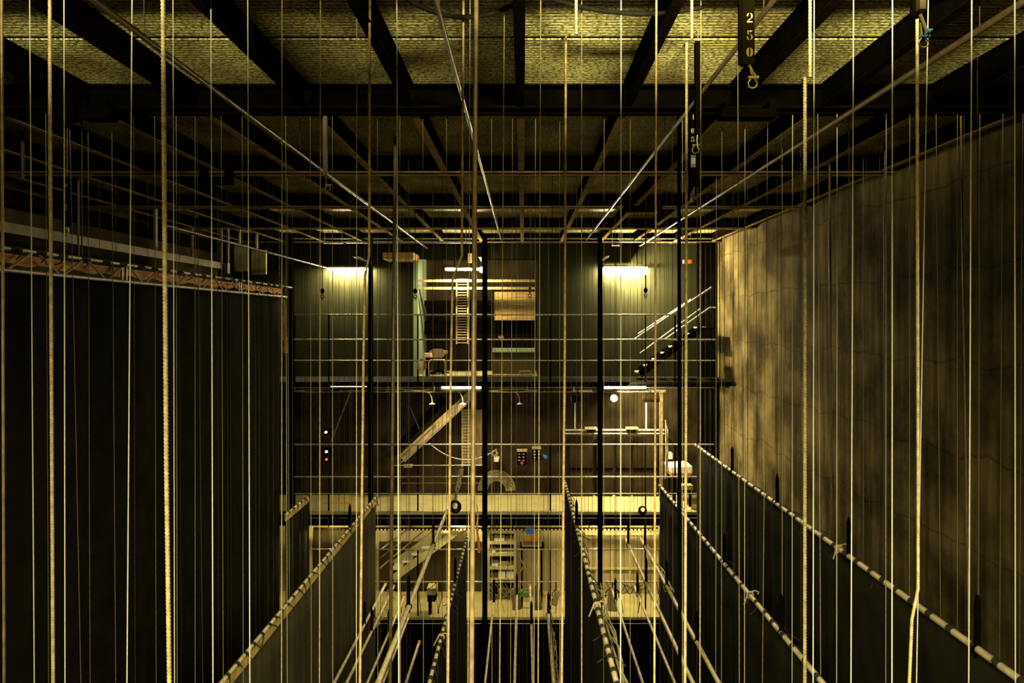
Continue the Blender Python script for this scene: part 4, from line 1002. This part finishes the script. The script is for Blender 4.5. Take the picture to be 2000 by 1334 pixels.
def weight_bar(x0, x1, yt, yb, D, depth, label, digits=(), hook=True, pin=YELLOW, sidew=0, m=STEEL):
    a = P(x0, yb, D); b = P(x1, yt, D); zt_ = min(b.z, ZG - .05)
    t = thing('hoist_weight', label, 'hoist weight', (a.x, D, a.z), 'hoist line weights')
    ch = (b.x - a.x) * .16
    q = MB(); q.prism([(a.x + ch, D, a.z), (b.x - ch, D, a.z), (b.x, D, a.z + ch), (b.x, D, zt_), (a.x, D, zt_), (a.x, D, a.z + ch)], (0, depth, 0))
    if sidew: q.prism([(a.x - sidew, D + .01, a.z + ch * .6), (a.x - .0005, D + .004, a.z + .0), (a.x - .0005, D + .004, zt_), (a.x - sidew, D + .01, zt_)], (0, depth - .02, 0))
    q.build('weight_body', m, t)
    MB().tube([((a.x + b.x) / 2, D + depth / 2, zt_), ((a.x + b.x) / 2, D + depth / 2, ZG)], .003, 6).build('hoist_line', WIREY, t)
    for ch_, cx, cy, w_, h_ in digits:
        c = P(cx, cy, D); s = D / F; stencil(ch_, c.x - w_ * s / 2, c.z - h_ * s / 2, w_ * s, h_ * s, D - .0018, t)
    return t
# numbered weight 250
D = 2.6
t = weight_bar(1450, 1474, -60, 125, D, .035, 'black weight bar stencilled 250 hanging at the top right of centre', (('2', 1464, 35, 12, 19), ('5', 1464, 69, 12, 19), ('0', 1464, 102, 13, 18)), sidew=5 * D / F)
q = MB(); q.tube([P(1460, 124, D + .015), P(1463, 132, D + .015)], .004, 6); q.tube([P(1463, 127, D), P(1467, 134, D), P(1471, 142, D), P(1476, 149, D)], .0045, 8)
q.tube([P(1466, 134, D), P(1466, 140, D), P(1469, 148, D)], .004, 8); q.build('wire_thimble', BRASS, t)
omega(P(1470, 164, D), 8.5 * D / F, t, YELLOW)
# weight behind stencilled 0 5 with sticker
D = 4.9
t = weight_bar(1348, 1366, 215, 365, D, .06, 'black weight bar stencilled 1 0 5 with a blue and cream sticker', (('1', 1354, 229, 6, 10), ('0', 1353, 255.5, 7, 10), ('5', 1353, 272.5, 7, 10)))
a = P(1349, 327, D); b = P(1358.5, 303, D); q = MB(); q.box(a.x, b.x, D - .002, D, a.z, b.z); st = q.build('sticker', mat('sticker_blue', (.04, .09, .16), .6), t)
a = P(1350, 320, D); b = P(1357.5, 309, D); q = MB(); q.box(a.x, b.x, D - .004, D - .002, a.z, b.z); q.build('sticker_label', STENCIL, st)
q = MB(); q.tube([P(1356, 366, D), P(1354, 373, D), P(1350, 380, D), P(1351, 392, D), P(1355, 396, D)], .006, 6); q.tube([P(1355, 372, D), P(1355, 384, D), P(1352, 395, D)], .006, 6); q.build('tail_loop', BRASS, t)
# dark pipe weight in front of it with hook
D = 3.9
t = weight_bar(1358.5, 1370.5, 80, 265, D, .035, 'plain black weight bar in front of the stencilled 1 0 5 bar', (), m=STEEL)
q = MB(); q.tube([P(1362, 264, D), P(1361, 275, D), P(1362, 284, D)], .006, 8); q.build('wire_thimble', BRASS, t)
omega(P(1358.5, 293, D), 6.5 * D / F, t, BRASS)
# far left one with hook
D = 5.0
t = weight_bar(630.5, 638, 203, 341, D, .03, 'brown flat weight bar hanging left of the third thick rope', (), m=mat('brown_weight', (.16, .10, .05), .5))
q = MB(); q.tube([P(635, 340, D), P(637, 352, D), P(637, 360, D)], .006, 6); q.build('wire_thimble', BRASS, t)
omega(P(640, 368, D), 4.6 * D / F, t, BRASS)
# weight at far left with sticker
D = 5.4
t = weight_bar(122, 132, 345, 442, D, .05, 'dim black weight bar with a small sticker, right of the leftmost thick rope', (('0', 129.5, 362, 5, 7),))
a = P(126, 412, D); b = P(131.5, 398, D); q = MB(); q.box(a.x, b.x, D - .002, D, a.z, b.z); q.build('sticker', STENCIL, t)
omega(P(128, 456, D), 4 * D / F, t, BRASS)
# upper right weight with blue pinned shackle
D = 2.4
t = weight_bar(1783, 1789, -60, 31, D, .02, 'black weight at the top right corner with a blue pinned shackle', (), sidew=0)
q = MB(); a = P(1796, 30, D); b = P(1809, 17, D); q.prism([P(1796, 18, D), P(1809.5, 17, D), P(1803, 29, D), P(1796, 31, D)], (0, .03, 0)); q.build('weight_foot', STEEL, t)
q = MB(); q.box(P(1797, 0, D).x, P(1809, 0, D).x, D, D + .03, P(0, 17, D).z, ZG - .05); q.build('weight_body', mat('brown_weight2', (.10, .075, .04), .5), t)
q = MB(); q.tube([P(1797, 28, D), P(1810, 60, D)], .0055, 8); q.build('turnbuckle', WHITE, t)
q = MB(); q.tube([P(1798, 45, D + .01), P(1800, 68, D + .01)], .005, 8); q.build('wire_thimble', BRASS, t)
omega(P(1804, 84, D), 9 * D / F, t, BLUE)
q = MB(); q.tube([P(1809, 62, D - .005), P(1815, 62, D - .005)], .010, 12); q.tube([P(1815, 62, D - .005), P(1821, 57, D - .005)], .004, 8); q.build('blue_pin', BLUE, t)
# knot near the upper left
q = MB(); D = 6.0
q.tube([P(154, 269, D), P(160, 273, D), P(164, 274, D), P(170, 267, D)], .006, 6); q.tube([P(162, 274, D), P(159, 284, D)], .006, 6); q.tube([P(163, 274, D), P(165, 285, D)], .006, 6); q.tube([P(170, 267, D), (P(170, 0, D).x, D, ZG)], .002, 5)
tag(q.build('wire_knot', BRASS), 'small knot of wire hanging in the dark upper left corner', 'knot')
# chain hooks in front of the far lamps
def hook(px, y_top, y_bot, D, label, m=STEEL):
    c = P(px, y_bot, D); t = thing('line_hook', label, 'hook', c, 'hooks on the far hoist lines')
    MB().tube([P(px, y_bot - 18, D), (c.x, D, ZG)], .0055, 6).build('line', m, t)
    q = MB(); k_ = P(px, y_bot - 14, D); q.tube([k_ + Vector((0, 0, .05)), k_ + Vector((0, 0, .025)), k_, k_ - Vector((0, 0, .03))], .02, 10, radii=[.008, .025, .03, .01])
    q.torus(P(px, y_bot - 5, D), .02, .007, (0, 1, 0), k=14, n=6); q.torus(P(px, y_bot, D), .014, .005, (0, 1, 0), k=12, n=6); q.build('hook_block', m, t)
hook(629.5, 480, 584, 9.5, 'black hook block in front of the left lit wall patch')
hook(811, 480, 584, 9.5, 'black hook block at the left edge of the recess')
hook(1035, 500, 582, 9.2, 'brass coloured hook block in front of the plank panel', BROWNPIPE)
hook(1261, 480, 582, 9.5, 'black hook block in front of the right lit wall patch')

# ------------------------------------------------------------------ thick twisted ropes
# (pixel points from top to bottom, distance, radius in pixels, material)
THICK = [
    ('leftmost thick twisted manila rope', [(97, -40), (98, 300), (104, 1334)], 3.3, 3.7, MANILA),
    ('second thick twisted manila rope from the left, brightest of all', [(318, -40), (321, 400), (325, 900), (331, 1334)], 3.1, 4.8, MANILA),
    ('third thick twisted rope from the left, passing the left lamp', [(722, -40), (721, 500), (713, 540), (710, 700), (703, 1334)], 3.45, 2.9, MANILA2),
    ('fourth thick twisted rope from the left, passing the centre lamp', [(905, -40), (902, 500), (884, 545), (880, 760), (875, 1334)], 3.45, 2.8, MANILA2),
    ('fifth thick twisted rope from the left, right of the centre', [(1105, 70), (1103, 700), (1097, 1334)], 3.99, 2.9, MANILA2),
    ('sixth thick twisted rope from the left, beside the black weight bars', [(1341, 86), (1340, 700), (1338, 1334)], 4.08, 3.2, MANILA),
    ('seventh thick twisted rope from the left, in front of the stained wall', [(1572, 152), (1572, 1334)], 4.67, 3.9, MANILA),
    ('rightmost thick twisted manila rope', [(1791, -40), (1793, 900), (1793, 1150), (1781, 1210), (1776, 1334)], 3.0, 3.5, MANILA)]
TMID = []
for lab, pts, D, rp, m in THICK:
    pp = [P(x, y, D) for x, y in pts]
    if pp[0].z > ZG: pp[0].z = ZG - .002
    if pts[0][1] > 0: pp[0].z = ZG - .002
    e = pp[-1]; dz = (pp[-1] - pp[-2]); pp.append(e + dz.normalized() * .5); pp.append(Vector((pp[-1].x, D, .02)))
    q = MB(); q.rope(pp, rp * D / F, pitch=4.6 * rp * D / F, step=.0045, z_detail=P(0, 1400, D).z)
    tag(q.build('manila_rope', m), lab, 'rope', 'thick manila ropes')
    xm = None
    for (xa, ya), (xb, yb) in zip(pts, pts[1:]):
        if ya <= 620 <= yb: xm = xa + (xb - xa) * (620 - ya) / (yb - ya)
    TMID.append(xm)
for lab, x0, yb, D, rp, m in (('short rope end hanging above the fifth thick rope', 1125, 67, 3.2, 3.4, MANILA), ('short rope end hanging above the sixth thick rope', 1351, 76, 3.2, 3.2, MANILA), ('short rope end hanging above the seventh thick rope', 1582, 151, 3.2, 3.6, MANILA)):
    q = MB(); a = P(x0, -40, D); a.z = ZG - .002; b = P(x0, yb, D); q.rope([a, b], rp * D / F, pitch=.05)
    tag(q.build('rope_end', m), lab, 'rope', 'short rope ends')
# the big steel pipe left of the centre, dark pipes
def vpipe(x0, x1, y0, D, rp, m, label, y1=None):
    a = P(x0, y0, D); a.z = min(a.z, ZG - .002)
    if y0 > 0: a.z = ZG - .002
    b = P(x1, 1334, D) if y1 is None else P(x1, y1, D)
    q = MB(); q.tube([a, b] + ([(b.x, b.y, .02)] if y1 is None else []), rp * D / F, 12); return tag(q.build('vertical_pipe', m), label, 'pipe', 'vertical pipes')
vpipe(930, 921, -40, 3.2, 4.8, BROWNPIPE, 'thick vertical brown pipe left of the picture centre, full height')
vpipe(772, 762, 60, 6.2, 3.6, mat('dark_brown_pipe', (.10, .065, .03), .4, .2, .4, 20), 'dark brown vertical pipe between the third and fourth thick ropes')
vpipe(1326, 1328, 60, 5.6, 3.6, STEEL, 'black vertical pipe just left of the sixth thick rope')
vpipe(1620, 1626, 60, 6.6, 2.2, MATS['dark_brown_pipe'], 'thin dark vertical pipe right of the seventh thick rope')
vpipe(1728, 1729, 60, 6.4, 1.8, MATS['dark_brown_pipe'], 'thin dark vertical pipe between the seventh and rightmost thick ropes')
vpipe(3, 8, -40, 3.0, 2.6, BROWNPIPE, 'brown vertical pipe at the left picture edge')
vpipe(44, 44, 60, 6.0, 3.0, MATS['dark_brown_pipe'], 'short dark pipe in the upper left corner', y1=350)
vpipe(153, 153, 60, 7.4, 1.8, BROWNPIPE, 'short brown pipe above the truss at the left', y1=500)
vpipe(1282, 1278, -40, 3.3, 2.1, MANILA2, 'straight tan line with smooth cover, left of the sixth thick rope')
vpipe(1876, 1893, 60, 5.0, 1.8, BROWNPIPE, 'slightly slanting brown line at the right')

# ------------------------------------------------------------------ wires: (x top, x bottom, y start, distance, half width px, look)
W = WIREW; Y = WIREY; B = WIREB; K = WIREK; G_ = WIRE
wires = [
 (58, 67, 0, 3.2, 1.3, W), (125, 127, 0, 3.1, 1.4, W), (258, 248, 0, 3.2, 1.5, W), (338, 341, 0, 3.3, 1.1, W), (412, 416, 0, 3.3, 1.4, W), (484, 488, 0, 3.3, 1.2, W),
 (551, 550, 0, 3.35, 1.3, Y), (626, 624, 0, 3.4, 1.4, Y), (697, 696, 0, 3.4, 1.0, G_), (775, 779, 0, 3.3, 1.5, W),
 (89, 95, 230, 4.95, 1.0, Y), (135, 158, 240, 5.0, 1.1, Y), (172, 176, 247, 5.1, 1.0, Y), (218, 226, 247, 5.1, 1.0, Y), (261, 264, 230, 5.0, .8, B), (302, 305, 227, 5.0, .9, Y), (344, 346, 227, 5.0, .9, G_),
 (381, 381, 225, 5.0, 1.0, Y), (384, 396, 225, 5.1, .9, B), (432, 436, 225, 5.0, .9, Y), (473, 475, 225, 5.0, 1.0, Y), (558, 561, 225, 5.0, 1.0, G_), (606, 608, 225, 5.0, 1.0, Y), (649, 650, 225, 5.0, .9, G_),
 (288, 292, 340, 7.3, .7, B), (160, 163, 340, 7.3, .6, B), (194, 198, 340, 7.3, .6, B), (226, 230, 340, 7.3, .6, B), (350, 354, 340, 7.2, .8, B), (425, 427, 340, 7.2, .7, B), (443, 446, 345, 7.2, .7, B), (449, 452, 345, 7.3, .6, B),
 (498, 500, 345, 7.2, .7, B), (505, 508, 345, 7.2, .7, B), (523, 524, 345, 7.2, .8, B), (533, 534, 345, 7.3, .7, B), (561, 566, 345, 7.2, 1.0, G_), (571, 572, 345, 9.3, .8, Y),
 (590, 590, 400, 9.3, .6, B), (595, 596, 400, 9.3, .7, B), (599, 600, 400, 9.3, .7, B), (618, 618, 400, 9.4, .6, B), (641, 641, 400, 9.3, .7, B), (656, 656, 400, 9.3, .5, B), (662, 662, 400, 9.3, .7, B), (673, 673, 400, 9.3, .7, B), (687, 687, 345, 7.2, .8, B), (691, 691, 400, 9.3, .6, K),
 (702, 702, 345, 7.2, .7, B), (711, 711, 400, 9.3, .6, K), (737, 738, 225, 5.1, .8, Y), (742, 743, 345, 7.2, .7, B), (757, 757, 345, 7.3, .7, B), (781, 782, 225, 5.0, 1.0, Y), (794, 794, 345, 7.2, .6, B), (800, 801, 400, 9.2, .5, B),
 (826, 827, 225, 5.1, .8, Y), (845, 845, 345, 7.2, .6, B), (850, 850, 400, 9.2, .5, K), (857, 857, 400, 9.2, .6, B), (864, 864, 345, 7.2, .7, K), (872, 872, 225, 5.1, .8, Y), (889, 889, 400, 9.2, .5, B), (893, 893, 345, 7.3, .6, B), (911, 911, 345, 7.2, .6, B), (918, 914, 0, 3.4, .9, G_),
 (960, 961, 225, 5.1, .8, Y), (985, 976, 0, 3.4, 1.1, Y), (967, 967, 400, 9.2, .5, B), (973, 973, 345, 7.2, .5, B), (1001, 997, 225, 5.1, .9, Y), (991, 992, 400, 9.2, .5, B), (1008, 1008, 345, 7.2, .5, B), (1015, 1015, 400, 9.2, .5, B), (1021, 1021, 400, 9.2, .6, B), (1029, 1029, 345, 7.2, .5, B),
 (1046, 1043, 225, 5.1, .9, G_), (1056, 1051, 0, 3.4, 1.3, Y), (1062, 1062, 400, 9.2, .6, B), (1070, 1070, 400, 9.2, .6, B), (1079, 1074, 345, 7.2, .9, K), (1086, 1086, 400, 9.2, .5, B), (1093, 1093, 225, 5.2, .8, Y), (1116, 1116, 345, 7.2, .5, B), (1126, 1126, 400, 9.2, .6, B), (1136, 1136, 0, 3.45, 1.3, Y), (1142, 1142, 400, 9.2, .5, B),
 (1149, 1149, 345, 7.2, .6, B), (1157, 1157, 400, 9.2, .6, B), (1180, 1179, 225, 5.1, .9, Y), (1192, 1192, 400, 9.2, .6, K), (1201, 1201, 400, 9.2, .6, K), (1204, 1204, 345, 7.2, .7, K), (1213, 1212, 0, 3.4, 1.3, W), (1219, 1219, 400, 9.3, .6, K), (1231, 1231, 225, 5.1, .8, Y), (1238, 1238, 400, 9.3, .6, K), (1245, 1245, 345, 7.2, .7, K), (1253, 1253, 400, 9.3, .6, K),
 (1271, 1271, 345, 7.2, .6, B), (1289, 1289, 345, 7.2, .7, B), (1298, 1298, 400, 9.3, .6, B), (1305, 1305, 400, 9.3, .5, B), (1313, 1314, 225, 5.2, .8, B), (1333, 1333, 225, 5.1, .9, G_), (1350, 1350, 400, 9.3, .6, B), (1363, 1361, 345, 7.2, 1.0, B), (1369, 1367, 0, 3.45, 1.4, Y), (1376, 1376, 400, 9.3, .6, B), (1384, 1384, 400, 9.3, .6, B), (1390, 1390, 345, 7.2, .8, K),
 (1399, 1398, 345, 7.2, 1.1, G_), (1410, 1409, 240, 5.1, .9, Y), (1432, 1434, 345, 7.0, .7, B), (1441, 1444, 120, 4.3, 1.1, Y), (1455, 1454, 240, 5.0, 1.2, G_), (1460, 1460, 345, 7.0, .7, B), (1478, 1478, 345, 7.0, .7, B), (1500, 1489, 225, 5.0, 1.0, Y),
 (1528, 1528, 345, 6.2, .8, G_), (1548, 1547, 215, 4.98, 1.2, W), (1564, 1564, 345, 6.2, .7, B), (1590, 1588, 0, 3.3, 1.3, W), (1597, 1603, 215, 4.95, .9, G_), (1635, 1634, 215, 4.95, 1.3, W), (1660, 1660, 345, 7.2, .7, B), (1667, 1662, 0, 3.2, 1.4, W), (1686, 1686, 310, 6.6, .8, Y), (1692, 1701, 310, 6.6, .7, B),
 (1718, 1717, 310, 6.6, .7, B), (1731, 1730, 225, 4.95, 1.3, G_), (1743, 1742, 0, 3.1, 1.6, W), (1777, 1776, 215, 4.95, 1.2, Y), (1813, 1790, 0, 3.2, 1.4, W), (1828, 1838, 210, 4.95, 1.1, Y), (1870, 1870, 210, 4.95, 1.1, Y), (1883, 1886, 240, 5.0, .8, B), (1898, 1892, 0, 3.0, 1.6, W), (1914, 1911, 210, 4.95, 1.2, Y),
 (1959, 1952, 210, 4.95, 1.1, Y), (1982, 1983, 0, 3.0, 1.5, W), (1998, 1991, 210, 4.95, 1.1, Y)]
LOOK = {'white_wire': 'bright white', 'pale_wire': 'pale grey', 'yellow_wire': 'yellowish', 'brown_wire': 'faint brown', 'black_wire': 'thin black'}
names_t = ['leftmost', 'second', 'third', 'fourth', 'fifth', 'sixth', 'seventh', 'rightmost']
ws = sorted(wires, key=lambda q_: q_[0] + (q_[1] - q_[0]) * 620 / 1334)
cnt = {}
for (xa, xb, ys, D, hw, m) in ws:
    xm = xa + (xb - xa) * 620 / 1334
    k_ = sum(1 for tm in TMID if tm < xm); cnt[k_] = cnt.get(k_, 0) + 1
    o_ = ORD[cnt[k_]]
    if k_ == 0: lab = f'{LOOK[m.name]} hanging wire, {o_} wire in from the left picture edge'
    else: lab = f'{LOOK[m.name]} hanging wire, {o_} wire right of the {names_t[k_ - 1]} thick rope' + ('' if k_ in (1, 8) else ' from the left')
    slope = (xb - xa) / (1334 - ys)
    top = P(xa, ys, D); zt_ = ZG - .002
    bot = P(xb, 1334, D)
    d = (top - bot) / (top.z - bot.z)
    a = bot + d * (zt_ - bot.z)
    a.x = top.x if ys > 0 else a.x
    q = MB(); q.tube([a, bot, (bot.x, bot.y, .02)], hw * (.8 if D < 4 else .68) * D / F, 5)
    tag(q.build('hanging_wire', m), lab, 'wire', 'hanging wires')
